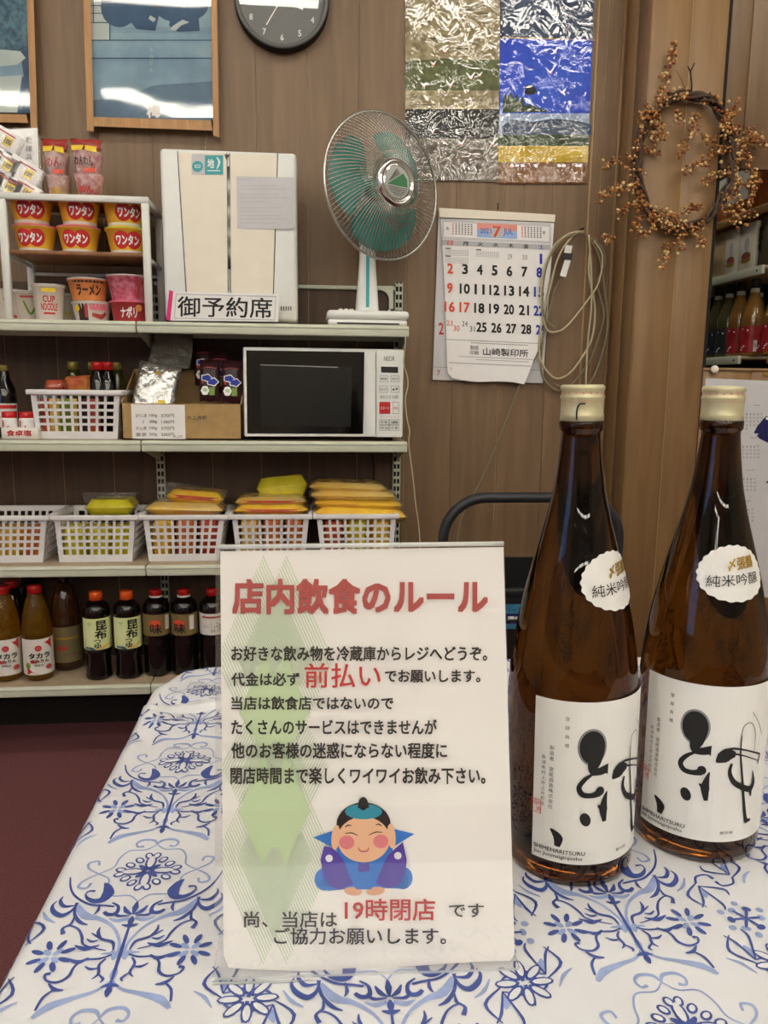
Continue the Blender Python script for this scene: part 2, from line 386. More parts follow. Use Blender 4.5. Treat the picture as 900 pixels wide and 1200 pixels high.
for i, X in enumerate((ux[0]-.79, ux[0], ux[1])):
    m = MB(); zt = utop[min(1, max(0, i-1))]
    m.box(X-.013, X+.013, YB+.004, YB+.022, .02, zt, 'shelf_metal')
    m.box(X-.013, X-.010, YB, YB+.006, .02, zt, 'shelf_metal').box(X+.010, X+.013, YB, YB+.006, .02, zt, 'shelf_metal').box(X-.0015, X+.0015, YB, YB+.006, .02, zt, 'shelf_metal')
    z = .03
    while z < zt: m.box(X-.013, X+.013, YB, YB+.006, z, z+.009, 'shelf_metal'); z += .025
    z = .03
    while z < zt-.01: m.box(X-.010,X-.0015,YB+.0025,YB+.004,z+.009,min(z+.025,zt),'dark_gap').box(X+.0015,X+.010,YB+.0025,YB+.004,z+.009,min(z+.025,zt),'dark_gap'); z += .025
    m.build('upright', su)
for z in (S1,S2,S3,S4):
    for X in (ux[0], ux[1]):
        m = MB(); m.add([(X-.0015,YB,z-.012),(X-.0015,YB,z-.085),(X-.0015,YF+.03,z-.03),(X-.0015,YF+.03,z-.012),(X+.0015,YB,z-.012),(X+.0015,YB,z-.085),(X+.0015,YF+.03,z-.03),(X+.0015,YF+.03,z-.012)],
              [(0,1,2,3),(7,6,5,4),(0,4,5,1),(1,5,6,2),(2,6,7,3),(3,7,4,0)], 'shelf_metal'); m.build('bracket', su)
zr = onY(380, 334, YB).z
x = -.165 - PW*9
while x < ux[1]-.02:
    x1 = min(x+PW, ux[1]-.014); MB().box(x+.0012, x1-.0012, YW-.010, YW-.001, .09, zr-.008, 'back_wood').build('back_panel', su); MB().box(x-.0012, x+.0012, YW-.0095, YW-.002, .09, zr-.008, 'pillar_wood').build('joint_strip', su); x += PW
MB().rbox(ux[0], ux[1]-.013, YB+.002, YB+.014, zr-.012, zr, 'shelf_metal', .002, 1).build('rear_rail', su)
def cornerplate():
    m = MB(); X = ux[1]-.014; pts=[]
    p0 = onY(442,335,YB); p1 = onY(461,335,YB); p2 = onY(461,362,YB)
    arc = [onY(461-19*math.cos(a), 362-20*math.sin(a)+0, YB) for a in [i*math.pi/2/6 for i in range(7)]]
    pts = [p0] + [onY(442+3, 340, YB)] + [onY(445+11*math.sin(a), 351-11*math.cos(a), YB) for a in [i*math.pi/2/5 for i in range(6)]] + [onY(456,362,YB), p2, p1]
    n=len(pts); m.add([(p.x,YB,p.z) for p in pts]+[(p.x,YB+.004,p.z) for p in pts], [tuple(range(n)), tuple(range(2*n-1,n-1,-1))]+[(i,n+i,n+(i+1)%n,(i+1)%n) for i in range(n)], 'shelf_metal'); m.build('corner_plate', su)
cornerplate()

# ------------------------------------------------------------------ table, tablecloth and its print
TZ = .7372
t = thing('table', 'long table hidden under the blue and white tablecloth', 'table', (.35, .6, 0))
TX0, TX1, TY0, TY1 = -.215, 1.10, .05, 1.10
def rr(x0,x1,y0,y1,r,n=5):
    o=[]
    for cx,cy,a0 in ((x1-r,y1-r,0),(x0+r,y1-r,90),(x0+r,y0+r,180),(x1-r,y0+r,270)):
        for i in range(n+1): a=R(a0+90*i/n); o.append((cx+r*math.cos(a),cy+r*math.sin(a)))
    return o
def slab(m, pts, z0, z1, mt):
    n=len(pts); m.add([(x,y,z0) for x,y in pts]+[(x,y,z1) for x,y in pts], [tuple(range(n-1,-1,-1)), tuple(range(n,2*n))]+[(i,(i+1)%n,n+(i+1)%n,n+i) for i in range(n)], mt)
m = MB(); slab(m, rr(TX0+.008,TX1-.008,TY0+.008,TY1-.008,.08), TZ-.032, TZ-.008, 'table_board'); m.build('tabletop', t)
for a in (TX0+.08, TX1-.08):
    for b_ in (TY0+.08, TY1-.08): MB().tube([(a,b_,0),(a,b_,TZ-.03)], .016, 'dark_tube', 8).build('leg', t)
# the cloth surface: u, v measured along the cloth, rolls over the table's rounded edge and hangs
RC = .012
def cloth(u, v, w=0):
    # signed distance outside the rounded rectangle
    r = .085; cx, cy = (TX0+TX1)/2, (TY0+TY1)/2; hx, hy = (TX1-TX0)/2-r-RC, (TY1-TY0)/2-r-RC
    qx, qy = abs(u-cx)-hx, abs(v-cy)-hy
    d = math.hypot(max(qx,0), max(qy,0)) + min(max(qx,qy),0) - r
    if qx > 0 or qy > 0: nx, ny = max(qx,0), max(qy,0)
    else: nx, ny = (1,0) if qx>qy else (0,1)
    l = math.hypot(nx,ny) or 1; nx, ny = nx/l*(1 if u>cx else -1), ny/l*(1 if v>cy else -1)
    # slight waves, stronger at the rear left where the cloth is gathered
    g = math.exp(-((u+.19)/.10)**2 - ((v-.95)/.16)**2)
    z = .0006*math.sin(u*40+v*13) + .0007*math.sin(v*31-u*22)
    s = (u+.215)*.78 + (1.10-v)*-.35
    z += g*(.0045*max(0,math.sin(s*95))**2 + .0022*math.sin(v*70+u*30))
    z += .005*math.exp(-((v-.945-.02*(u+.2))/.007)**2)*(1 if u < .6 else 0)
    if d <= 0: return Vector((u, v, TZ-.0015+z+w))
    a = d/RC
    if a < math.pi/2:
        return Vector((u-nx*d+nx*(RC+w)*math.sin(a), v-ny*d+ny*(RC+w)*math.sin(a), TZ-.0015-RC+(RC+w)*math.cos(a)+z*math.cos(a)))
    h = d-RC*math.pi/2; wv = .010*math.sin((u-v)*38)*min(1,h*8)+h*.06
    return Vector((u-nx*d+nx*(RC+w+wv), v-ny*d+ny*(RC+w+wv), TZ-.0015-RC-h))
def axis(a, b_, fine, coarse, f0, f1):
    o=[]; x=a
    while x < b_: o.append(x); x += fine if f0 < x < f1 else coarse
    o.append(b_); return o
us = axis(TX0-.26, TX1+.26, .006, .02, TX0-.03, .02); vs_ = axis(TY0-.26, TY1+.26, .006, .02, .80, TY1+.03)
m = MB(); nu=len(us); m.add([tuple(cloth(u,v)) for v in vs_ for u in us], [(j*nu+i,j*nu+i+1,(j+1)*nu+i+1,(j+1)*nu+i) for j in range(len(vs_)-1) for i in range(nu-1)], 'cloth_vinyl', True)
tc = thing('tablecloth', 'white vinyl tablecloth printed with blue scrollwork, spread over the front table', 'tablecloth', (.35,.6,TZ))
m.build('cloth', tc)
P3 = lambda x, y: onZ(x/3, 900+y/3, TZ)         # motif points were measured on the cloth plane
O0 = Vector((-.1376, .512)); DX, DY = .188, .193
def mp(x, y): p = P3(x, y); return (p.x-O0.x, p.y-O0.y)
K = .00027
STR = []   # (points, widths, ink)
def st(ink, pts, ws): STR.append(([mp(*p) for p in pts], [w_*K for w_ in ws], ink))
st('D', [(300,442),(308,456),(330,466),(360,462),(380,440),(378,415),(368,402)], [4,11,18,28,36,22,3])
st('D', [(300,442),(312,430),(335,430)], [4,6,9])
st('D', [(247,378),(248,415),(266,448),(315,478),(370,484),(402,488)], [4,6,7,8,8,7])
st('D', [(395,474),(416,488),(408,512),(380,516),(366,506)], [5,9,13,14,10])
st('D', [(276,470),(250,500),(215,515),(188,500),(184,478),(200,462)], [4,10,18,15,8,3])
st('D', [(262,480),(225,482),(212,462),(222,446)], [4,13,10,3])
st('D', [(268,470),(262,510),(280,540),(308,551)], [5,9,12,3])
st('D', [(350,478),(345,500),(330,515)], [4,10,3]); st('D', [(262,520),(250,545),(232,552)], [3,9,3])
st('L', [(270,480),(300,518),(350,530),(398,560),(420,610),(412,652)], [16,26,14,8,8,10])
st('D', [(398,640),(396,612),(360,602),(322,580)], [5,9,9,3]); st('D', [(358,602),(345,580),(352,560)], [4,10,3])
st('D', [(345,605),(322,610),(305,600)], [4,9,3])
st('D', [(222,582),(220,562),(245,552),(275,565),(288,592),(292,618),(330,632),(372,640)], [13,9,5,6,8,6,5,3])
st('D', [(262,622),(300,634),(350,622)], [3,17,3])
st('D', [(392,655),(350,668),(300,672),(262,694),(240,728),(200,748),(162,742),(158,722),(178,718)], [5,7,6,7,9,8,6,7,11])
st('D', [(235,666),(275,680),(312,664)], [3,15,3])
st('D', [(372,668),(348,690),(345,720),(322,738)], [5,8,8,3]); st('D', [(346,700),(318,704),(298,694)], [4,9,3]); st('D', [(346,722),(362,738),(350,750)], [4,8,3])
st('L', [(392,640),(402,655),(395,672)], [4,22,4]); st('L', [(400,652),(375,650),(355,652)], [14,8,3])
st('L', [(408,690),(402,730),(340,775),(260,800),(170,830),(110,870)], [7,8,9,14,24,10])
st('D', [(170,752),(190,772),(222,775)], [3,12,4]); st('D', [(190,772),(150,800),(122,845)], [5,8,6])
# crown between scroll pairs, light quatrefoil round the medallion
for cy_ in (0.0472,):
    STR.append(([(0,cy_-.006),(0,cy_+.002),(0,cy_+.009)], [.001,.005,.001], 'D'))
    STR.append(([(-.001,cy_-.006),(-.006,cy_-.002),(-.009,cy_+.004)], [.001,.004,.001], 'D')); STR.append(([(-.002,cy_-.007),(-.011,cy_-.007),(-.015,cy_-.002)], [.001,.003,.001], 'D'))
    STR.append(([(-.002,cy_-.01),(-.010,cy_-.012),(-.017,cy_-.009)], [.003,.004,.001], 'L'))
STR.append(([(0,-.056),(-.004,-.050),(-.013,-.049),(-.018,-.054),(-.016,-.060),(-.011,-.059)], [.0015,.003,.003,.002,.002,.003], 'L'))
MY = .0965
STR.append(([(0,MY-.040),(-.008,MY-.032),(-.022,MY-.031),(-.028,MY-.020),(-.030,MY-.008),(-.040,MY)], [.001,.0014,.0015,.0016,.0014,.0012], 'L'))
STR.append(([(0,MY+.040),(-.008,MY+.032),(-.022,MY+.031),(-.028,MY+.020),(-.030,MY+.008),(-.040,MY)], [.001,.0014,.0015,.0016,.0014,.0012], 'L'))
STR.append(([(-.040,MY),(-.050,MY+.008),(-.052,MY+.016),(-.045,MY+.018),(-.043,MY+.012)], [.0012,.002,.0025,.002,.002], 'L')); STR.append(([(-.040,MY),(-.050,MY-.008),(-.052,MY-.016),(-.045,MY-.018),(-.043,MY-.012)], [.0012,.002,.0025,.002,.002], 'L'))
# tulip in the outer column
for tx, ty, sg in ((-.077,-.034,1), (-.077,.034,-1)):
    for q in ((-.019,0),(-.006,.017),(.010,.012)):
        STR.append(([(tx,ty-sg*.008),(tx+q[0]*.8-.003,ty+sg*(q[1]-.002)),(tx+q[0],ty+sg*(q[1]+.006))], [.001,.0022,.0008], 'D'))
    STR.append(([(tx,ty-sg*.012),(tx+.014,ty+sg*.002),(tx+.006,ty+sg*.018)], [.001,.0026,.0008], 'D')); STR.append(([(tx,ty-sg*.012),(tx-.004,ty-sg*.020),(tx-.014,ty-sg*.022),(tx-.017,ty-sg*.016)], [.002,.0018,.0018,.003], 'D')); STR.append(([(tx+.006,ty-sg*.020),(tx+.012,ty-sg*.010),(tx+.020,ty-sg*.004)], [.0008,.003,.0008], 'L'))
    STR.append(([(tx-.001,ty-sg*.004),(tx,ty+sg*.002),(tx+.001,ty+sg*.007)], [.002,.006,.001], 'L'))
DOTS = []  # (x, y, rx, ry, rot, ink)
def loopring(cx, cy, n, rad, l, wd, ph=0, ink='D', inner='L'):
    for i in range(n):
        a = ph+2*math.pi*i/n; DOTS.append((cx+rad*math.cos(a), cy+rad*math.sin(a), l, wd, a, ink))
        if inner: DOTS.append((cx+(rad-.0003)*math.cos(a), cy+(rad-.0003)*math.sin(a), l*.62, wd*.55, a, inner))
m = MB()
def put(pts): return pts
BAND = lambda v, u: .932 < v-.02*(u+.2) < .957
def cstroke(mbx, pts, ws, ink):
    tmp = MB(); tmp.stroke(pts, ws, 0, 'x') if False else None
    P=[Vector(p) for p in pts]
    q = MB.__new__(MB); MB.__init__(q); q.stroke(pts, ws, 0, 'print_dark' if ink=='D' else 'print_light', 4)
    emit(mbx, q, ink)
def emit(mbx, q, ink):
    name = 'print_dark' if ink=='D' else ('print_light' if ink=='L' else 'cloth_vinyl')
    h = {'D':.0006,'L':.0004,'W':.0008}[ink]
    keep=[f for f in q.f if not any(BAND(q.v[i][1], q.v[i][0]) or q.v[i][0]>1.25 or q.v[i][0]<TX0-.2 or q.v[i][1]<.36 for i in f)]
    if not keep: return
    ids = sorted({i for f in keep for i in f}); mpx = {i:k for k,i in enumerate(ids)}
    mbx.add([tuple(cloth(q.v[i][0], q.v[i][1], h)) for i in ids], [[mpx[i] for i in f] for f in keep], name, True)
def one(mbx, kind, data, ox, oy, mir):
    q = MB()
    if kind == 's':
        pts, ws, ink = data; q.stroke([(ox+mir*x_, oy+y_) for x_, y_ in (pts if mir==1 else pts)], ws, 0, 'x_', 4) if False else None
        P = [(ox+mir*a, oy+b__) for a, b__ in pts]
        q.mats=['x']; q.k = lambda n: 0
        q.stroke(P, ws, 0, 'x', 4)
        if mir == -1: q.f = [f[::-1] for f in q.f]
    else:
        x_,y_,rx,ry,rot,ink = data; q.k = lambda n: 0
        a = rot if mir==1 else math.pi-rot
        q.ell(ox+mir*x_, oy+y_, rx, ry, 0, 'x', 10, 1, 0, 0, a)
    emit(mbx, q, ink)
# medallion
n0=len(DOTS)
for sx, sy in ((1,1),(1,-1),(-1,1),(-1,-1)):
    for k in range(4):
        t_ = (k+.5)/4; DOTS.append((sx*.026*(1-t_), MY+sy*.025*t_, .0050, .0036, math.atan2(sy*t_+.3*sy, sx*(1-t_)+.3*sx), 'D')); DOTS.append((sx*.026*(1-t_), MY+sy*.025*t_, .0032, .0020, math.atan2(sy*t_+.3*sy, sx*(1-t_)+.3*sx), 'W'))
for a in (0,90,180,270):
    a_=R(a); ca,sa=math.cos(a_),math.sin(a_)
    DOTS.append((.0125*ca, MY+.0125*sa, .0105,.0048,a_,'D')); DOTS.append((.0130*ca, MY+.0130*sa, .0082,.0030,a_,'W')); DOTS.append((.0150*ca, MY+.0150*sa,.0050,.0015,a_,'L'))
for a in (45,135,225,315):
    a_=R(a); DOTS.append((.0065*math.cos(a_), MY+.0065*math.sin(a_), .006,.0022,a_,'D'))
# sceptre
SCP = [([(0,-.030),(0,0),(0,.030)], [.0015,.0028,.0015], 'D'), ([(-.006,.030),(0,.0285),(.006,.030)],[.001,.004,.001],'D'), ([(-.006,-.030),(0,-.0285),(.006,-.030)],[.001,.004,.001],'D'), ([(0,.026),(0,.034),(0,.039)],[.001,.005,.001],'D'), ([(0,-.026),(0,-.034),(0,-.039)],[.001,.005,.001],'D')]
DOTS.append((0,0,.0045,.0035,0,'L'))
sf = []
for i in range(8):
    a=math.pi*2*i/8+.39; sf.append((-.0485+.0115*math.cos(a), .002+.0115*math.sin(a), .0052,.0021,a,'D')); 
for i in range(4):
    a=math.pi*2*i/4+.78; sf.append((-.0485+.0055*math.cos(a), .002+.0055*math.sin(a), .0040,.0022,a,'L'))
bf = []
for cx_, cy_ in ((-.094,-.048),):
    for i in range(8):
        a=math.pi*2*i/8; bf.append((cx_+.012*math.cos(a), cy_+.012*math.sin(a), .0088,.0040,a,'D')); bf.append((cx_+.0125*math.cos(a), cy_+.0125*math.sin(a), .0068,.0025,a,'W')); bf.append((cx_+.014*math.cos(a), cy_+.014*math.sin(a),.0040,.0013,a,'L'))
sn = []
for cx_, cy_ in ((-.094,0),):
    for i in range(6):
        a=math.pi*2*i/6; sn.append((cx_+.006*math.cos(a), cy_+.006*math.sin(a), .006,.0013,a,'D')); sn.append((cx_+.012*math.cos(a), cy_+.012*math.sin(a), .0028,.0036,a,'D' if i%2 else 'L'))
        sn.append((cx_+.018*math.cos(a+.5), cy_+.018*math.sin(a+.5), .003,.0028,a,'L'))
for i in range(-1, 7):
    for j in range(-1, 4):
        ox = O0.x + DX*i*1.0; oy = O0.y + DY*j + (DY/2 if i%2 else 0)
        if i%2 and False: pass
        for mir in (1,-1):
            for sdat in STR: one(m, 's', sdat, ox, oy, mir)
            for d_ in sf: one(m, 'd', d_, ox, oy, mir)
        for sdat in SCP: one(m, 's', sdat, ox, oy, 1)
        for d_ in DOTS: one(m, 'd', d_, ox, oy, 1)
        for d_ in (bf if i%2==0 else []): one(m, 'd', d_, ox, oy, 1)
        for d_ in (bf if i%2==0 else []): one(m, 'd', d_, ox+DX, oy, 1)
        for d_ in (sn if i%2==0 else []): one(m, 'd', d_, ox, oy, 1); one(m, 'd', d_, ox+DX, oy, 1)
m.build('printed_pattern', tc, kind='stuff')
# ------------------------------------------------------------------ house rules notice in its acrylic stand
mat('pale_red', (226,150,140), .6, var=0); mat('pale_grey', (186,186,190), .6, var=0); mat('bag_yellow', (232,196,70), .5, var=.12, scale=25); mat('bag_red', (190,70,40), .5, var=.15, scale=20)
A_, B_, C_ = Vector((-.0644,.4874,TZ)), Vector((.1406,.4808,TZ)), Vector((-.0645,.548,1.0245))
SN = (B_-A_).cross(C_-A_).normalized()
if SN.y > 0: SN = -SN
def sgn(u, v, w): return onP(u, v, A_+SN*w, SN)
# v counted downwards: strokes, text and polygons are given with y down, so the face order is flipped in DN
class DN(MB):
    def add(s, vs, fs, m, smooth=False, raw=False): return MB.add(s, vs, [tuple(reversed(f)) for f in fs], m, smooth, raw)
    def text(s, body, x0, ytop, x1, ybot, w, m, bold=0, skew=0):
        V, F = glyphs(body, bold)
        if not V: return s
        xs=[p[0] for p in V]; ys=[p[1] for p in V]; a,b,c,d=min(xs),max(xs),min(ys),max(ys)
        su=(x1-x0)/max(b-a,1e-6); sv=(ybot-ytop)/max(d-c,1e-6)
        return s.add([(x0+(p[0]-a)*su, ybot-(p[1]-c)*sv+skew*(p[0]-a)*su, w+p[2]*4e-5) for p in V], F, m)
    def vtext(s, body, x, ytop, size, pitch, w, m, bold=0, du=0):
        for i, ch in enumerate(body):
            if ch == ' ': continue
            V, F = glyphs(ch, bold)
            s.add([(x+du*i+(p[0]-.5)*size, ytop+i*pitch+size-(p[1]+.12)*size, w+p[2]*4e-5) for p in V], F, m)
sg = thing('notice_stand', 'clear acrylic stand with the white printed rules notice at the front of the table', 'sign', (.038,.484,TZ))
def quadslab(name, px, w0, w1, mt, parent, fn=sgn, edge=None):
    m = MB(); n=len(px); P0=[fn(x,y,w0) for x,y in px]; P1=[fn(x,y,w1) for x,y in px]
    m.add([tuple(p) for p in P1]+[tuple(p) for p in P0], [tuple(range(n-1,-1,-1)), tuple(range(n,2*n))], mt); m.add([tuple(p) for p in P1]+[tuple(p) for p in P0], [(i,(i+1)%n,n+(i+1)%n,n+i) for i in range(n)], edge or mt)
    return m.build(name, parent)
m = DN(); m.fn = sgn
bow = lambda t: 6*math.sin(t*2.2)-3
L_=[];N_=10
sheet=[(258,646),(590,641)]+[(603-.0*k,1118-0*k) for k in (0,)]+[(598,1126),(560,1127),(500,1131),(430,1136),(350,1138),(290,1136),(268,1134),(262,1120)]
m.poly(sheet, .0004, 'paper_warm'); m.poly([(p[0],p[1]) for p in sheet][::-1], -.0001, 'paper_warm')
paper = m.build('notice_sheet', sg)
m = DN(); m.fn = sgn
# argyle hatching: lines parallel to the diamonds' sides, clipped to the two chains of diamonds
def hatch(cx, y0, y1, hw, sl_sign, step, clipx=260):
    hh=(y1-y0)/2; cy=(y0+y1)/2; k=hh/hw
    o=-2*hw+step
    while o < 2*hw:
        # the line  x = cx + o/1 - sl*(y-cy)/k , kept inside the diamond
        pts=[]
        for t in np.linspace(y0, y1, 240):
            x_=cx+o*.5+sl_sign*(t-cy)/k*.5*1.0*1.0
            x_=cx+o+sl_sign*(t-cy)/k
            if abs(x_-cx)/hw+abs(t-cy)/hh<=1 and x_>clipx: pts.append((x_,t))
        if len(pts)>3: m.stroke([pts[0],pts[-1]],[.75,.75],.0008,'hatch_green',1)
        o += step
for cx in (309,336):
    hatch(cx, 648, 900, 56+0, 1, 3.6); hatch(cx, 1015-140, 1131, 57, 1 if cx==309 else 1, 3.6)
    hatch(cx, 800, 1000, 50, -1, 3.6)
def dia(cx, y0, ym, y1, hw, w): m.poly([(cx,y0),(cx+hw,ym),(cx,y1),(cx-hw,ym)], w, 'fill_green')
dia(310, 765, 836, 884, 30, .0010); dia(334, 765, 836, 880, 28, .0012); m.poly([(282,836),(300,800),(345,800),(361,836),(340,866),(303,866)], .0011, 'fill_green')
dia(308, 885, 952, 1016, 28, .0010); dia(335, 885, 950, 1014, 28, .0012); m.poly([(280,953),(297,915),(347,915),(364,950),(342,993),(301,993)], .0011, 'fill_green')
m.build('hatched_diamonds', paper, kind='stuff')
m = DN(); m.fn = sgn; h = .0016
m.text('店内飲食のルール', 272, 678, 572, 720, h, 'ink_title', .045)
m.text('お好きな飲み物を冷蔵庫からレジへどうぞ。', 271, 757, 571, 775, h, 'ink_black', .028)
m.text('代金は必ず', 271, 788, 351, 804, h, 'ink_black', .028)
m.text('前払い', 357, 777, 446, 806, h, 'ink_red', .012)
m.text('でお願いします。', 451, 785, 563, 800, h, 'ink_black', .028)
m.text('当店は飲食店ではないので', 271, 816, 461, 832, h, 'ink_black', .028)
m.text('たくさんのサービスはできませんが', 271, 843, 512, 861, h, 'ink_black', .028)
m.text('他のお客様の迷惑にならない程度に', 271, 870, 524, 889, h, 'ink_black', .028)
m.text('閉店時間まで楽しくワイワイお飲み下さい。', 270, 899, 569, 919, h, 'ink_black', .028)
m.text('尚、当店は', 286, 1068, 395, 1087, h, 'ink_black', .014)
m.text('19時閉店', 404, 1053, 510, 1079, h, 'ink_red', .016)
m.text('です', 526, 1059, 567, 1075, h, 'ink_black', .014)
m.text('ご協力お願いします。', 321, 1087, 523, 1107, h, 'ink_black', .014)
m.build('lettering', paper)
# printed little kneeling man in blue
for nm, c in (('skin_print',(238,190,154)),('cheek_print',(226,130,138)),('robe_blue',(44,122,208)),('robe_purple',(84,66,170)),('cap_teal',(42,150,176)),('hair_print',(30,26,28)),('skin_shade',(226,168,132))): mat(nm, c, .6, var=0)
m = DN(); m.fn = lambda u,v,w: sgn(360+u*140/900, 920+v*140/900, w)
w=.0012; ds=.00012
m.poly([(45,395),(190,345),(230,470),(200,490),(60,400)][:3]+[(190,470)], w, 'robe_blue'); m.poly([(808,368),(650,330),(640,470),(690,440)], w, 'robe_blue')
m.ell(130,710,75,85,w+ds,'robe_blue',20); m.ell(720,700,75,85,w+ds,'robe_blue',20); m.poly([(100,770),(160,797),(330,780),(560,775),(700,780),(770,745),(700,600),(150,600)], w+ds,'robe_blue')
m.ell(345,800,68,32,w+2*ds,'skin_shade',20,rot=.1); m.ell(515,798,70,32,w+2*ds,'skin_shade',20,rot=-.1)
m.poly([(200,440),(230,520),(340,740),(370,785),(480,785),(520,740),(640,520),(650,440)], w+3*ds,'robe_blue')
m.poly([(190,470),(130,460),(100,560),(120,680),(170,760),(240,790),(345,745),(270,560),(230,510)], w+4*ds,'robe_purple')
m.poly([(720,430),(660,480),(600,540),(515,740),(600,778),(690,760),(740,660),(750,560)], w+4*ds,'robe_purple')
m.ell(165,552,28,28,w+5*ds,'paper',16); m.ell(683,532,28,28,w+5*ds,'paper',16)
m.poly([(385,580),(420,595),(465,575),(470,650),(385,655)], w+5*ds,'robe_purple'); m.ell(428,715,48,60,w+5*ds,'robe_blue',18)
m.ell(425,300,205,170,w+5*ds,'hair_print',30); m.ell(215,395,32,95,w+6*ds,'skin_print',18,rot=.1); m.ell(635,385,32,95,w+6*ds,'skin_print',18,rot=-.1)
m.ell(425,410,198,172,w+7*ds,'skin_print',32); m.ell(425,200,140,58,w+8*ds,'cap_teal',28)
m.ell(422,140,36,50,w+9*ds,'hair_print',18); m.poly([(382,175),(384,130),(460,130),(466,172)], w+9*ds,'hair_print')
m.ell(298,432,58,52,w+8*ds,'cheek_print',20); m.ell(555,425,58,52,w+8*ds,'cheek_print',20)
m.stroke([(285,365),(335,360),(382,382)],[5,8,5],w+9*ds,'hair_print'); m.stroke([(465,378),(515,355),(565,356)],[5,8,5],w+9*ds,'hair_print')
m.stroke([(285,318),(305,303),(332,305)],[5,10,5],w+9*ds,'hair_print'); m.stroke([(515,300),(540,295),(562,308)],[5,10,5],w+9*ds,'hair_print')
m.stroke([(382,470),(400,495),(428,500),(455,492),(468,468)],[4,9,9,9,4],w+9*ds,'ink_title')
m.build('kneeling_figure_print', paper)
quadslab('front_plate', [(253,637),(591,634),(605,1138),(251,1148)], .0030, .0045, 'clear_acrylic', sg, edge='acrylic_edge')
quadslab('back_plate', [(253,637),(591,634),(605,1138),(251,1148)], -.0035, -.0018, 'clear_acrylic', sg, edge='acrylic_edge')
m = MB()
pts = [sgn(255,641,.001), sgn(590,637,.001)]; m.tube(pts, .0017, 'white_plastic', 6)  # white tube: the edge's glint put into its colour
m.build('top_edge', sg, 'top edge of the acrylic, its glint painted white')
m = MB(); a, b_ = sgn(251,1146,.0), sgn(605,1139,.0)
d_ = Vector((0,1,0)); q=[a+Vector((0,-.008,.0)), b_+Vector((0,-.008,0)), b_+Vector((0,.075,0)), a+Vector((0,.075,0))]
m.add([(p.x,p.y,TZ+.0015) for p in q]+[(p.x,p.y,TZ+.0035) for p in q], [(3,2,1,0),(4,5,6,7)], 'clear_acrylic'); m.add([(p.x,p.y,TZ+.0015) for p in q]+[(p.x,p.y,TZ+.0035) for p in q], [(0,1,5,4),(1,2,6,5),(2,3,7,6),(3,0,4,7)], 'acrylic_edge')
m.build('foot_plate', sg)
m = MB(); m.tube([q[0]+Vector((0,0,.0025)), q[1]+Vector((0,0,.0025))], .0011, 'acrylic_edge', 5); m.build('foot_edge', sg)

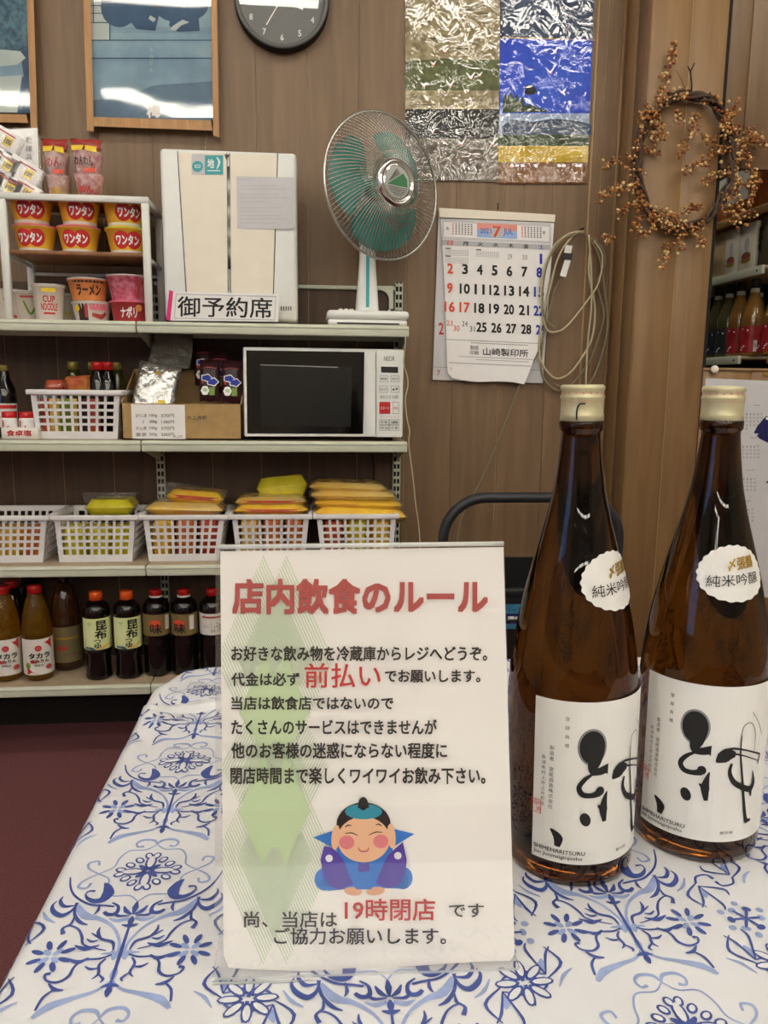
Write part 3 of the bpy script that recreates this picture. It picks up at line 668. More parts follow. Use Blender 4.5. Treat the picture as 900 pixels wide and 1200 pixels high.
# ------------------------------------------------------------------ big sake bottles
SP = [(.000,.004),(.046,.004),(.0525,.000),(.0545,.006),(.0548,.05),(.0548,.12),(.0540,.152),(.0518,.176),(.0478,.204),(.0418,.234),(.0338,.264),(.0262,.292),(.0208,.316),(.0176,.340),(.0158,.358),(.0158,.362),(.0176,.364),(.0178,.370),(.0165,.372),(.0160,.373)]
SP = [(a, b_*1.015) for a, b_ in SP]
def prof_r(P):
    zs=[p[1] for p in P[3:]]; rs=[p[0] for p in P[3:]]
    return lambda v: float(np.interp(v, zs, rs))
SR = prof_r(SP)
def LZ(xz, yz):
    th = math.asin(max(-.999,min(.999,(xz-382)/409))); c=1-math.cos(th)
    top = 150-224*c; bot = 1140-350*c; fr=(yz-top)/(bot-top)
    return (th*.0548, .160-fr*.139)
def sake(name, loc, rot, label, lean):
    t = thing(name, label, 'bottle', (0,0,0), 0)
    MB().lathe(SP, 'amber_glass', 64).build('glass_body', t, local=True)
    cz = .372*1.015
    MB().lathe([(.0150,cz-.001),(.0172,cz-.001),(.0172,cz+.004),(.0168,cz+.005),(.0168,cz+.0155),(.0174,cz+.017),(.0174,cz+.0185),(.0166,cz+.0195),(.0166,cz+.0225),(.0175,cz+.0235),(.0175,cz+.026),(.0160,cz+.0275)], 'cap_gold', 48).build('cap', t, local=True)
    lab = MB(); lab.fn = lambda u,v,w: ((.0548+w)*math.sin(u/.0548), -(.0548+w)*math.cos(u/.0548), v)
    u0, u1 = -R(50.5)*.0548, R(92)*.0548
    lab.rect(u0, .021, u1, .160, .0004, 'label_paper', 36, 1); lb = lab.build('front_label', t, local=True)
    k = MB(); k.fn = lab.fn
    def S(pts, ws, w=.0012, mt='ink_black', sub=5): k.stroke([LZ(*p) for p in pts], [q*.000136 for q in ws], w, mt, sub)
    gu, gv = LZ(368,415)
    k.ell(gu, gv, .0118, .0155, .0008, 'ink_grey', 24, 4); k.ell(gu, gv, .0102, .0138, .0012, 'ink_black', 24, 4)
    S([(385,450),(382,500),(372,545),(385,570)], [110,82,52,40]); S([(372,565),(420,560),(450,548),(468,545)], [40,48,52,70])
    S([(375,575),(330,605),(298,650),(318,695),(370,706),(420,692)], [14,26,30,34,32,46]); k.ell(*LZ(422,680), .0036,.0040,.0013,'ink_black',14,2)
    S([(467,680),(455,730),(448,790),(458,868)], [4,30,52,22]); S([(412,768),(440,790),(450,820)], [6,36,30]); k.ell(*LZ(340,852), .0042,.0060,.0012,'ink_black',14,2,rot=.3)
    S([(500,608),(530,575),(560,545),(605,525)], [8,74,88,30]); S([(555,512),(600,492),(670,476),(742,455)], [10,16,10,12]); S([(742,455),(735,520)], [12,8])
    S([(600,525),(660,515),(735,500)], [14,8,5]); S([(588,590),(580,650),(610,700),(670,708),(705,690),(718,640),(708,580)], [14,24,34,38,40,26,5]); S([(705,690),(708,735)], [30,12])
    S([(632,400),(632,500),(645,600),(665,740),(684,860),(696,905)], [7,10,14,18,24,30]); S([(690,905),(718,875)], [34,16]); S([(632,400),(640,340),(680,303),(706,350),(708,460)], [4,4,4,5,3]); S([(680,235),(720,280),(745,340)], [2,4,3])
    S([(155,880),(178,915),(195,950),(190,998)], [10,40,56,30])
    a = LZ(76,1000)[0]; b_ = LZ(346,1000)[0]
    k.text('SHIMEHARITSURU', a, .0295, b_, .0330, .0010, 'ink_black', .012); k.text('Jun Junmaiginjoshu', a, .0242, LZ(330,1000)[0], .0282, .0010, 'ink_black', .012)
    k.vtext('登録商標', LZ(225,200)[0], .1475, .0036, .0075, .001, 'ink_soft'); k.vtext('製造者 宮尾酒造株式会社', LZ(150,500)[0], .1215, .0040, .0046, .001, 'ink_soft'); k.vtext('新潟県村上市上片町五', LZ(112,500)[0], .1120, .0036, .0045, .001, 'ink_soft')
    k.text('要冷蔵', LZ(550,1100)[0], .0285, LZ(625,1100)[0], .0310, .001, 'ink_soft')
    a0 = LZ(82,760); k.frame(a0[0]-.0045, .0600, a0[0]+.0045, .0720, .0005, .001, 'ink_red'); k.vtext('純', a0[0]-.0018, .0715, .0050, .005, .001, 'ink_red'); k.vtext('米酒', a0[0]+.0020, .0712, .0042, .0052, .001, 'ink_red')
    k.build('lettering', lb, local=True)
    rc = .0385; sh = MB(); sh.fn = lambda u,v,w: ((SR(v)+w+.0006)*math.sin(u/rc), -(SR(v)+w+.0006)*math.cos(u/rc), v)
    cu, cv = R(30)*rc, .252
    sh.ell(cu, cv, .0300, .0228, .0006, 'label_paper', 112, 8, .022, 22); s2 = sh.build('shoulder_label', t, local=True)
    k = MB(); k.fn = sh.fn
    k.text('〆張鶴', cu-.006, cv+.002, cu+.018, cv+.0125, .0016, 'ink_gold', .03, skew=.12); k.text('純米吟醸', cu-.022, cv-.0115, cu+.021, cv-.002, .0016, 'ink_black', -.006, skew=.08)
    k.build('lettering', s2, local=True)
    cpm = MB(); cr=.0170; cpm.fn = lambda u,v,w: ((cr+w)*math.sin(u/cr), -(cr+w)*math.cos(u/cr), v)
    for i in range(26): cpm.rect(-.053+i*.0041, cz+.0140, -.053+i*.0041+.0012, cz+.0150, .0001, 'pale_red')
    for i in range(18): cpm.rect(-.053+i*.0059, cz+.0200, -.053+i*.0059+.0016, cz+.0218, -.0002, 'pale_red')
    if rot[1]: cpm.stroke([(-.0095,cz+.0002),(-.0095,cz+.008),(-.0075,cz+.0125),(-.0035,cz+.0128)], [.0012]*4, .0012, 'ink_black')
    cpm.build('cap_print', t, local=True)
    t.location = loc; t.rotation_euler = (0, lean, rot[0]); return t
def faceaz(x, y): return -math.atan2(x, y)
s1 = sake('sake_bottle', (.2235,.612,TZ), (faceaz(.2235,.612)+R(20.5), True), 'large brown sake bottle beside the notice, its shoulder label cut off by its edge', R(-1.0))
s2 = sake('sake_bottle', (.3500,.634,TZ), (faceaz(.35,.634)-R(1), False), 'large brown sake bottle farthest from the notice, its front label fully shown', R(-.4))

# ------------------------------------------------------------------ pictures, posters, clock
def framed(name, label, L_bar, B_bar, R_bar, art, Yp=2.572):
    t = thing(name, label, 'picture', tuple(onY(B_bar[0][0], B_bar[0][1], Yp)))
    for nm, q in (('frame_rail', L_bar),('frame_rail', R_bar),('frame_rail', B_bar)):
        if q: quadslab(nm, q, -.01, .012, 'frame_wood', t, pxY(Yp))
    art(t); return t
def clipq(px): return px
def art1(t):
    for nm,c,c2 in (('veil_blue',(134,164,180),(112,142,162)),('mist_blue',(150,176,186),(118,150,170)),('deep_blue',(52,88,122),(38,66,96)),('pale_pane',(186,196,190),(170,184,182)),('paper_back',(96,124,146),(80,104,130))): mat(nm, c, .7, rgb2=c2, scale=9)
    m = DN(); m.fn = pxY(2.572)
    m.poly([(103,-150),(247,-150),(249,141),(106,137)], -.006, 'veil_blue'); sh = m.build('print_sheet', t)
    k = DN(); k.fn = pxY(2.572); w=-.0052
    k.rect(104,62,249,141,w,'paper_back') ; k.poly([(105,38),(248,40),(248,68),(106,69)], w+.0002,'mist_blue'); k.poly([(106,69),(248,67),(249,95),(180,100),(150,112),(106,118)], w+.0004, 'veil_blue')
    k.rect(103,-150,129,47,w+.0004,'pale_pane')
    for y_ in (-60,-30,6,15,26): k.rect(103,y_,128,y_+1,w+.0008,'deep_blue')
    k.rect(109,-150,110,26,w+.0008,'deep_blue'); k.rect(128,-150,129.5,47,w+.0008,'deep_blue')
    k.rect(104,46.5,248,47.6,w+.0010,'deep_blue'); k.rect(105,67.5,248,69,w+.0010,'deep_blue'); k.rect(130,-150,247,32,w+.0003,'mist_blue')
    k.ell(212,5,33,22,w+.0005,'deep_blue',20); k.ell(140,8,22,24,w+.0005,'deep_blue',20)
    k.poly([(148,20),(152,-40),(160,-56),(172,-54),(182,-10),(186,20),(182,36),(160,34)], w+.0008,'deep_blue'); k.poly([(200,20),(205,-30),(214,-48),(226,-40),(232,10),(234,36),(208,37),(198,30)], w+.0008,'deep_blue')
    k.ell(165,-64,8,10,w+.0010,'pale_pane',14); k.ell(217,-58,8,10,w+.0010,'pale_pane',14); k.poly([(203,30),(214,23),(222,26),(212,30),(206,36),(199,35)], w+.001,'pale_pane'); k.poly([(176,18),(183,22),(180,26),(174,22)], w+.001,'pale_pane'); k.poly([(214,0),(219,-8),(216,10)], w+.001,'pale_pane')
    k.vtext('本みりん', 177.5, 55, 6.0, 8, w+.0014, 'pale_pane'); k.text('梅', 172, 122, 188, 138, w+.0016, 'label_paper', .04)
    k.build('print_detail', sh)
    g = MB(); N=24; vs=[]; fs=[]
    for j in range(N+1):
        for i in range(N+1):
            f_=j/N; y_=-150+f_*288; x_=103+i/N*144+f_*3
            vs.append(tuple(onY(x_,y_,2.572-(-.003+.0010*math.sin(i*.22+f_*3)*f_+.0004*math.sin(f_*9+i*.15)))))
    g.add(vs, [(j*(N+1)+i, (j+1)*(N+1)+i, (j+1)*(N+1)+i+1, j*(N+1)+i+1) for j in range(N) for i in range(N)], 'picture_sheet', True); g.build('clear_sheet', t)
framed('framed_picture', 'wooden framed blue picture of two kneeling robed figures, left of the clock',
       [(93,-150),(102,-150),(110,154),(102,153)], [(110,137),(247,141),(249,153),(110,148)], [(245,-150),(252,-150),(257,161),(250,159)], art1)
def art2(t):
    m = DN(); m.fn = pxY(2.572)
    m.poly([(-110,-150),(30,-150),(37,133),(-110,130)], -.006, 'deep_blue'); sh = m.build('print_sheet', t)
    k = DN(); k.fn = pxY(2.572); w=-.0052
    mat('leaf_blue', (96,134,148), .7, rgb2=(44,78,98), scale=60)
    k.poly([(-110,-150),(28,-150),(34,58),(-110,60)], w, 'leaf_blue'); k.poly([(-20,62),(2,58),(24,60),(30,68),(20,76),(-4,78),(-20,76)], w+.0004,'pale_pane'); k.poly([(-30,92),(26,88),(20,132),(-30,131)], w+.0004,'pale_pane'); k.poly([(-30,76),(25,70),(28,90),(-30,94)], w+.0003,'veil_blue')
    k.build('print_detail', sh)
    g = MB(); g.fn = pxY(2.572); g.add([(-110,-150,-.003),(30,-150,-.003),(37,133,-.003),(-110,130,-.003)], [(0,3,2,1)], 'picture_sheet'); g.build('clear_sheet', t)
framed('framed_picture', 'wooden framed teal leafy picture partly outside the photo, above the white bagged boxes',
       [(-118,-150),(-110,-150),(-108,150),(-116,150)], [(-112,131),(31,134),(33,144),(-112,140)], [(27,-150),(35,-150),(44,151),(36,149)], art2)
# clock
cc = onY(330,-3,2.555); CRAD=.141
ck = thing('wall_clock', 'round grey wall clock with white numerals on the panelled wall', 'clock', (cc.x, YW, cc.z))
m = MB(); rings=[]
m.T = Matrix.Translation((cc.x, YW, cc.z)) @ Matrix.Rotation(R(90),4,'X')
m.lathe([(CRAD-.02,0),(CRAD-.004,0),(CRAD,.006),(CRAD,.040),(CRAD-.004,.045),(CRAD-.013,.045),(CRAD-.015,.038)], 'dark_gap', 64, closed=False); 
mat('clock_rim', (92,92,90), .35, var=.02); mat('clock_face', (112,113,112), .5, var=.02)
m.build('case', ck)
m = MB(); m.T = Matrix.Translation((cc.x, YW, cc.z)) @ Matrix.Rotation(R(90),4,'X'); m.lathe([(CRAD-.001,.0405),(CRAD-.003,.0458),(CRAD-.013,.0458),(CRAD-.0145,.040)], 'clock_rim', 64, closed=False); m.build('rim', ck)
m = MB(); m.fn = lambda u,v,w: (cc.x+u, YW-.034-w, cc.z+v); m.ell(0,0,CRAD-.014,CRAD-.014,0,'clock_face',64,1); fc = m.build('face', ck)
for n_ in range(1,13):
    m = MB(); m.fn = lambda u,v,w: (cc.x+u, YW-.034-w, cc.z+v)
    a=R(90-30*n_); u,v=.106*math.cos(a),.106*math.sin(a); V=str(n_); hw=.005 if len(V)==1 else .010
    m.text(V, u-hw, v-.0085, u+hw, v+.0085, .001, 'ink_white', .01); m.build('numeral', fc)
def hand(nm, deg, l, wd, w):
    m = MB(); m.fn = lambda u,v,w_: (cc.x+u, YW-.034-w_, cc.z+v); a=R(90-deg); m.stroke([(-.02*math.cos(a),-.02*math.sin(a)),(l*math.cos(a),l*math.sin(a))],[wd,wd],w,'ink_white',1); m.build(nm, ck)
hand('hour_hand', 112, .068, .0062, .003); hand('minute_hand', 212, .088, .0032, .0045)
m = MB(); m.fn = lambda u,v,w: (cc.x+u, YW-.042-w, cc.z+v); m.ell(0,0,CRAD-.013,CRAD-.013,0,'clock_glass',64,1); m.build('glass_cover', ck)
# posters in crinkled clear sleeves
for nm,c,c2,s_ in (('field_tan',(168,156,118),(128,116,86),40),('field_green',(104,116,66),(84,90,56),40),('dark_slope',(34,36,34),(20,24,28),12),('soil_grey',(122,112,98),(84,78,70),35),('sky_print',(28,72,206),(44,92,214),5),('slate_print',(74,92,112),(40,60,96),14),('mist_print',(150,170,196),(118,142,178),12),('field_yellow',(206,176,30),(186,158,30),30),('soil_brown',(148,104,62),(116,78,44),40),('tree_green',(60,84,44),(40,60,34),60)): mat(nm, c, .6, rgb2=c2, scale=s_)
YP = 2.594
def poster(label, bands, q, extra):
    t = thing('poster', label, 'poster', tuple(onY((q[0]+q[1])/2, q[5], YP)))
    m = DN(); m.fn = pxY(YP); (xa0,xa1,xb0,xb1,y0,y1)=q
    L=lambda y: xa0+(xb0-xa0)*(y-y0)/(y1-y0); Rr=lambda y: xa1+(xb1-xa1)*(y-y0)/(y1-y0)
    m.poly([(L(y0),y0),(Rr(y0),y0),(Rr(y1),y1+2),(L(y1),y1)], 0, bands[0][2]); sh = m.build('sheet', t)
    k = DN(); k.fn = pxY(YP); n=0
    for a,b_,mt in bands: n+=1; k.poly([(L(a),a),(Rr(a),a),(Rr(b_),b_),(L(b_),b_)], .0004+n*.00003, mt)
    extra(k, L, Rr); k.build('printed_scene', sh)
    g = DN(); g.fn = pxY(YP); N=12; vs=[];fs=[]
    for j in range(N+1):
        for i in range(N+1): y=y0+(y1-y0)*j/N; vs.append((L(y)+(Rr(y)-L(y))*i/N, y, .004+.0015*math.sin(i*2.1+j*1.3)))
    g.add(vs, [(j*(N+1)+i,j*(N+1)+i+1,(j+1)*(N+1)+i+1,(j+1)*(N+1)+i) for j in range(N) for i in range(N)], 'poster_sleeve', True); g.build('clear_sleeve', t)
def bird(k, x, y, s_, w=.0012, tone='ink_white'):
    s_*=.62
    k.stroke([(x-8*s_,y-7*s_),(x-2*s_,y),(x,y+2*s_)],[.6,2.6*s_,2*s_],w,tone); k.stroke([(x+7*s_,y-8*s_),(x+2*s_,y-1),(x,y+2*s_)],[.6,2.6*s_,2*s_],w,tone); k.stroke([(x-1,y+3*s_),(x+4*s_,y+2*s_)],[2*s_,1],w,'ink_orange')
def ex1(k, L, Rr):
    rnd=random.Random(3)
    for i in range(26):
        y=rnd.uniform(-140,125); x=rnd.uniform(478,560); k.stroke([(x,y),(x+rnd.uniform(15,28),y+1)],[.8,1.2],.0009,rnd.choice(['field_green','soil_grey','dark_slope']),1)
    for x,y,s_ in ((512,4,1.1),(575,2,.7),(522,60,.8),(508,75,.7),(552,90,1.1),(528,99,1),(562,88,.7),(497,100,.8),(507,154,.7),(541,168,.8),(577,168,.7),(500,-60,1),(560,-90,1)): bird(k,x,y,s_)
def ex2(k, L, Rr):
    k.poly([(589,118),(592,108),(595,114),(599,106),(602,116),(606,110),(609,120),(613,112),(615,124),(622,122),(630,126),(646,131),(589,132)], .0010, 'tree_green'); k.stroke([(615,104),(622,102),(626,107),(620,110)],[4,6,5,3],.0012,'dark_slope'); k.ell(620,108,6,3,.0011,'dark_slope',7)
    k.poly([(588,148),(600,140),(625,143),(650,139),(680,142),(693,146),(693,158),(588,158)], .0010, 'slate_print')
    for x,y,s_ in ((645,84,1.1),(659,108,.9),(512,0,.1),(650,60,.7),(608,178,.5),(622,178,.6),(645,188,.6)): bird(k,x,y,s_)
    for x in (600,606,612,628,655,661,676,680): k.ell(x,194,2,1.6,.0012,'ink_white',8)
    k.stroke([(589,44),(698,47)],[1,1],.0012,'ink_gold',1)
poster('tall field poster in a crinkled clear sleeve, the brownish one next to the fan', [(-150,70,'field_tan'),(70,106,'field_green'),(106,128,'field_tan'),(128,162,'dark_slope'),(162,212,'soil_grey')], (475,588,475,583.5,-150,211), ex1)
poster('tall field poster in a crinkled clear sleeve, the one with blue sky and yellow rice', [(-150,18,'sky_print'),(-10,45,'slate_print'),(45,135,'sky_print'),(133,158,'mist_print'),(158,172,'tree_green'),(171,191,'field_yellow'),(190,215,'soil_brown')], (590,702,583.5,688,-150,213), ex2)

# ------------------------------------------------------------------ monthly calendar
YC = 2.588
ca = thing('wall_calendar', 'white monthly calendar with big black dates hanging on the wood wall', 'calendar', tuple(onY(582,243,YC)))
quadslab('back_page', [(514,246),(650,254),(636,449),(507,445)], -.003, 0, 'paper_grey', ca, pxY(YC))
m = DN(); m.fn = pxY(YC); m.text('2', 514, 378, 520, 392, .001, 'ink_red', .02); m.text('7', 512, 434, 516, 440, .001, 'ink_red'); m.stroke([(508,430),(637,434)],[.6,.6],.001,'ink_grey',1); m.stroke([(560,447),(636,449)],[.3,.3],.001,'ink_grey',1); m.build('lettering', ca)
def pgw(u, v):   # how far the front page stands off the wall: its lower right corner curls forward
    a=max(0,(v-340)/105); b_=max(0,(u-560)/80); return .004+.020*a*a*(.25+b_)+.003*math.sin((u-515)/40)
pg = lambda u,v,w: onY(u, v, YC-.002-pgw(u,v)-w)
rows=[(256,516.5,649.5),(300,519,646),(340,521,642),(380,522.5,637.5),(410,523.5,629),(430,524,622),(440,525,618),(447,530,614)]
m = DN(); m.fn = pg; vs=[];N=16
for y,xl_,xr_ in rows:
    for i in range(N+1):
        f_=i/N; yy = y + f_*(5 if y<400 else 3)*(1-.0) + (0 if y<445 else 0); 
        if y>425: yy = y - (4-8*f_)*(y-425)/22 + 2*math.sin(f_*6)*(y-425)/22
        vs.append((xl_+(xr_-xl_)*f_, yy, 0))
m.add(vs, [(j*(N+1)+i,j*(N+1)+i+1,(j+1)*(N+1)+i+1,(j+1)*(N+1)+i) for j in range(len(rows)-1) for i in range(N)], 'paper', True); fp = m.build('front_page', ca)
m = DN(); m.fn = pg; k=m; w=.0008
sl=lambda x: (x-515)*.045
def pr(x0,y0,x1,y1,mt,ww=w):
    n=max(1,int((x1-x0)/6)); k.add([(x0+(x1-x0)*i/n, yy+sl(x0+(x1-x0)*i/n), ww) for yy in (y0,y1) for i in range(n+1)], [(i,i+1,n+2+i,n+1+i) for i in range(n)], mt)
def tx(b__,x0,y0,x1,y1,mt,bd=0): k.text(b__, x0, y0+sl(x0), x1, y1+sl(x0), w+.0006, mt, bd, skew=.045)
pr(518,256,646,280,'paper_grey'); pr(520,260,643.5,277,'paper',w+.0002); pr(518,281,645.5,287,'pale_grey'); 
mat('pale_blue', (150,180,226), .6, var=0)
pr(559,259,606,267,'pale_red',w+.0003); pr(559,267,606,276,'pale_blue',w+.0003); k.ell(582,268.5+sl(582),10,7,w+.0004,'pale_grey',16)
tx('7',577.5,262,587,275,'ink_orange',.03); tx('2023',563,265,576,271,'ink_blue'); tx('JUL',590,264,601,273,'ink_blue'); tx('6',523,265,526,269,'ink_black'); tx('8',636,265,639,269,'ink_black')
for ox in (530,611):
    for r_ in range(6):
        for c_ in range(7):
            pr(ox+c_*3.6, 261+r_*2.3, ox+c_*3.6+2.0, 262.2+r_*2.3, 'ink_orange' if c_==0 else 'ink_soft', w+.0004)
for i,(ch,mt) in enumerate(zip('日月火水木金土',['ink_orange']+['ink_black']*5+['ink_blue'])):
    x=527.5+i*17.8; tx(ch,x-3.2,281.5,x+3.2,286.5,mt,.02)
cols=[527.6,545,562.3,579.7,597,614.6,632]
tx('29',595,294,600,300,'ink_grey'); tx('30',612,294,618,300,'ink_grey'); tx('1',632.5,292,635.5,304,'ink_blue',.02)
for r_,y in ((0,308),(1,331),(2,353)):
    for c_ in range(7):
        n_=2+r_*7+c_; s_=str(n_); hw=3.4 if n_<10 else 6.0; mt='ink_orange' if (c_==0 or n_==17) else ('ink_blue' if c_==6 else 'ink_black')
        xx=cols[c_]-r_*.3; tx(s_, xx-hw, y+(0 if 1 else 0), xx+hw, y+12.0, mt, .038)
for c_ in range(2,7): xx=cols[c_]+3.5-1.5; tx(str(23+c_), xx-6, 375.5, xx+6, 387.0, 'ink_blue' if c_==6 else 'ink_black', .038)
tx('23',523.5,375,530.5,381,'ink_orange'); tx('30',531.5,380.5,538.5,387,'ink_orange'); tx('24',541.5,375,548,381,'ink_soft'); tx('31',550.5,380.5,556.5,387,'ink_soft')
pr(523,397,636,397.6,'ink_grey'); tx('山崎製印所',566,405,619,414,'ink_black',.01); tx('製版',551,403,561,408,'ink_soft'); tx('印刷',551,409,561,414,'ink_soft')
for x0,x1,y,h_ in ((552,618,399.5,1.0),(538,622,416,.9),(558,618,419,.8)):
    x=x0
    while x<x1: pr(x,y,x+1.6,y+h_,'ink_grey'); x+=2.4
pr(526,424,622,424.7,'ink_grey'); tx('7',527.5,430,529.5,434,'ink_orange')
for x0,y0 in ((522,290),(522,299),(558,290)):
    pr(x0,y0,x0+6,y0+1.2,'ink_soft')
    for r_ in range(5):
        x=x0
        while x<x0+26: pr(x,y0+2+r_*1.5,x+1.5,y0+2.7+r_*1.5,'pale_grey'); x+=2.3
m.build('lettering', fp)
m = MB(); a=onY(514.5,243.5,YC-.012); b_=onY(651,251.5,YC-.012); c_=onY(650,260,YC-.012); d_=onY(515.5,254.5,YC-.012)
m.add([tuple(a),tuple(b_),tuple(c_),tuple(d_)]+[tuple(p+Vector((0,.012,0))) for p in (a,b_,c_,d_)], [(3,2,1,0),(4,5,6,7),(0,1,5,4),(1,2,6,5),(2,3,7,6),(3,0,4,7)], 'cream_plastic'); m.build('header_strip', ca)
m = MB(); p=onY(583.3,244,YC-.014); m.tube([(p.x,p.y,p.z+.015),(p.x,p.y-.002,p.z-.004)], .0018, 'dark_gap', 6); m.build('hook', ca)

# ------------------------------------------------------------------ coiled extension cord and loose cables
mat('cord_cream', (196,184,150), .55, var=.05); mat('cord_olive', (138,128,100), .6, var=.05)
ec = thing('extension_cord', 'coiled beige extension cord hanging from a nail beside the calendar', 'cord', tuple(onY(682,272,2.57)))
def cord(pts, r, mt, name='cord_loop', parent=None, Y=2.575):
    P=[]; n=len(pts); A=[Vector((p[0],p[1],p[2] if len(p)>2 else 0)) for p in pts]
    for i in range(n-1):
        p0=A[max(i-1,0)];p1=A[i];p2=A[i+1];p3=A[min(i+2,n-1)]
        for j in range(6):
            t=j/6; q=.5*((2*p1)+(-p0+p2)*t+(2*p0-5*p1+4*p2-p3)*t*t+(-p0+3*p1-3*p2+p3)*t**3); P.append(onY(q.x,q.y,Y-q.z))
    P.append(onY(A[-1].x,A[-1].y,Y-A[-1].z)); m=MB(); m.tube(P, r, mt, 6); return m.build(name, parent)
cord([(688,276),(705,290),(709,310),(700,330),(704,350),(708,370),(700,400),(690,425),(672,448),(655,458),(640,448),(634,430),(637,390),(642,345),(650,315),(665,285),(680,272)], .0035,'cord_olive','cord_loop',ec)
cord([(682,271,.01),(665,275,.01),(648,290,.01),(636,320,.01),(634,350,.01),(640,385,.01),(655,388,.01),(668,378,.01),(690,350,.01),(702,330,.01),(706,300,.01),(696,282,.01)], .0032,'cord_cream','cord_loop',ec)
cord([(684,272,.006),(672,276,.006),(655,300,.006),(644,340,.006),(633,390,.006),(633,420,.006),(648,442,.006),(664,440,.006),(680,422,.006),(694,395,.006),(697,360,.006),(690,320,.006),(692,290,.006)], .0035,'cord_cream','cord_loop',ec)
cord([(678,274,.012),(660,280,.012),(645,300,.012),(637,330,.012),(637,370,.012),(652,385,.012)], .003,'cord_olive','cord_loop',ec)
cord([(686,273,.004),(702,300,.004),(710,350,.004),(712,385,.004),(704,420,.004),(690,450,.004),(668,457,.004),(650,450,.004)], .0035,'cord_olive','cord_loop',ec)
cord([(690,275,.010),(693,320,.010),(693,360,.010),(689,400,.010),(687,440,.010),(686,480,.008)], .0033,'cord_cream','cord_tail',ec)
cord([(664,318,.012),(650,340,.010),(640,380,.008),(632,410,.006),(612,445,.004),(590,500,.002),(565,560,.001),(540,610,.001),(534,660,.001)], .0028,'cord_olive','cord_tail',ec)
m = MB(); 
def pxbox(m, pts, Y, d0, d1, mt):
    P=[onY(x,y,Y-d1) for x,y in pts]; Q=[onY(x,y,Y-d0) for x,y in pts]; n=len(pts)
    m.add([tuple(p) for p in P]+[tuple(q) for q in Q], [tuple(range(n-1,-1,-1)), tuple(range(n,2*n))]+[(i,(i+1)%n,n+(i+1)%n,n+i) for i in range(n)], mt)
m=MB(); pxbox(m, [(663,287),(671,288),(669,297),(661,296)], 2.56, 0, .02, 'white_plastic'); pxbox(m, [(662,304),(669,305),(663,325),(656,323)], 2.56, 0, .02, 'white_plastic'); m.build('plug', ec)
m=MB(); pxbox(m, [(660,296),(671,297),(670,305),(659,304)], 2.56, 0, .022, 'black_plastic'); m.build('socket', ec)
p=onY(681,270,2.585); MB().tube([(p.x,2.60,p.z+.004),(p.x,2.56,p.z+.002)], .003, 'dark_gap', 6).build('nail', ec)
pc = thing('power_cable', 'thin cream cable running down past the microwave end of the shelves', 'cable', tuple(onY(476,394,2.30)))
cord([(475,394),(475,405),(473,425),(477,440),(478,452),(475,468),(477,490),(480,505),(479,517),(480,530),(484,560),(487,590),(491,620),(493,660),(494,760),(494,860)], .0018,'cord_cream','cable',pc, 2.27)
pc2 = thing('power_cable', 'dark cable on the wall under the microwave shelf', 'cable', tuple(onY(435,530,2.59)))
cord([(436,532),(438,550),(436,575),(430,600)], .0025,'black_rubber','cable',pc2, 2.59)

# ------------------------------------------------------------------ dried berry wreath
YW_ = 2.375
wr = thing('wreath', 'dried vine wreath with orange gold berries hanging on the pillar', 'wreath', tuple(onY(810,85,YW_)))
mat('vine', (84,66,52), .8, var=.2, scale=80); mat('twig', (110,86,56), .8, var=.1); mat('berry_gold', (196,142,72), .3, rgb2=(140,80,36), scale=90, coat=.3); mat('berry_red', (110,50,28), .3, rgb2=(160,90,44), scale=90, coat=.3); mat('berry_cream', (226,192,132), .35, var=.1, coat=.3)
mc = onY(802,191,YW_); rx, ry = .150, .210
px_s = (onY(862,191,YW_)-onY(742,191,YW_)).length/2; rx=px_s*.98; ry=(onY(802,112,YW_).z-onY(802,272,YW_).z)/2
rnd = random.Random(11)
for k_ in range(8):
    m = MB(); pts=[]; ph=rnd.uniform(0,6.28); ph2=rnd.uniform(0,6.28); fr=rnd.choice([3,4,5])
    for i in range(60):
        a=2*math.pi*i/60; o=.010*math.sin(fr*a+ph)+.004*math.sin(9*a+ph2); pts.append((mc.x+(rx-.006+o)*math.cos(a)*(1+.05*math.sin(a)), YW_-.004+.011*math.cos(fr*a+ph), mc.z+(ry-.004+o)*math.sin(a)))
    m.tube(pts, .0032+.001*(k_%3), 'vine', 6, closed=True); m.build('vine', wr)
def ico():
    bm=bmesh.new(); bmesh.ops.create_icosphere(bm, subdivisions=1, radius=1); V=[tuple(v.co) for v in bm.verts]; F=[tuple(v.index for v in f.verts) for f in bm.faces]; bm.free(); return V,F
IV,IF = ico()
BR=[ [(765,165),(772,120),(782,90),(789,62),(790,48)], [(758,150),(750,140),(748,128)], [(745,190),(728,188),(712,192),(705,197)],[(748,215),(722,222),(708,228),(702,240)],[(752,230),(735,245),(722,250)],[(750,240),(745,262),(752,278)],[(770,245),(785,252),(800,262)],[(790,258),(805,265),(815,272)],
     [(800,250),(812,240),(822,245)],[(850,150),(858,135),(862,122)],[(848,160),(868,152),(885,158),(898,166)],[(852,175),(870,165),(888,168),(896,172)],[(850,180),(838,165),(822,160)],[(845,180),(825,188),(800,200)],[(850,205),(835,205),(825,215)],
     [(815,130),(812,155),(800,175),(795,185)],[(770,140),(778,160),(770,162)],[(775,120),(790,112),(805,112)],[(795,130),(792,138),(800,142)],[(858,195),(865,225),(868,250),(862,262)],[(872,170),(882,205),(880,240),(878,260)],[(868,215),(880,218),(890,210)],[(755,175),(768,178),(772,176)],
     [(752,200),(745,205),(738,200)],[(785,285),(780,300),(775,315)],[(800,275),(795,288),(800,293)],[(815,270),(820,285),(828,290)],[(765,268),(758,275),(752,272)],[(705,275),(712,282),(720,280)],[(855,225),(850,240),(856,255)],[(760,135),(757,128),(768,135)],[(862,130),(850,140),(845,155)],[(790,270),(770,262),(760,250)]]
tw = MB(); bm_ = MB()
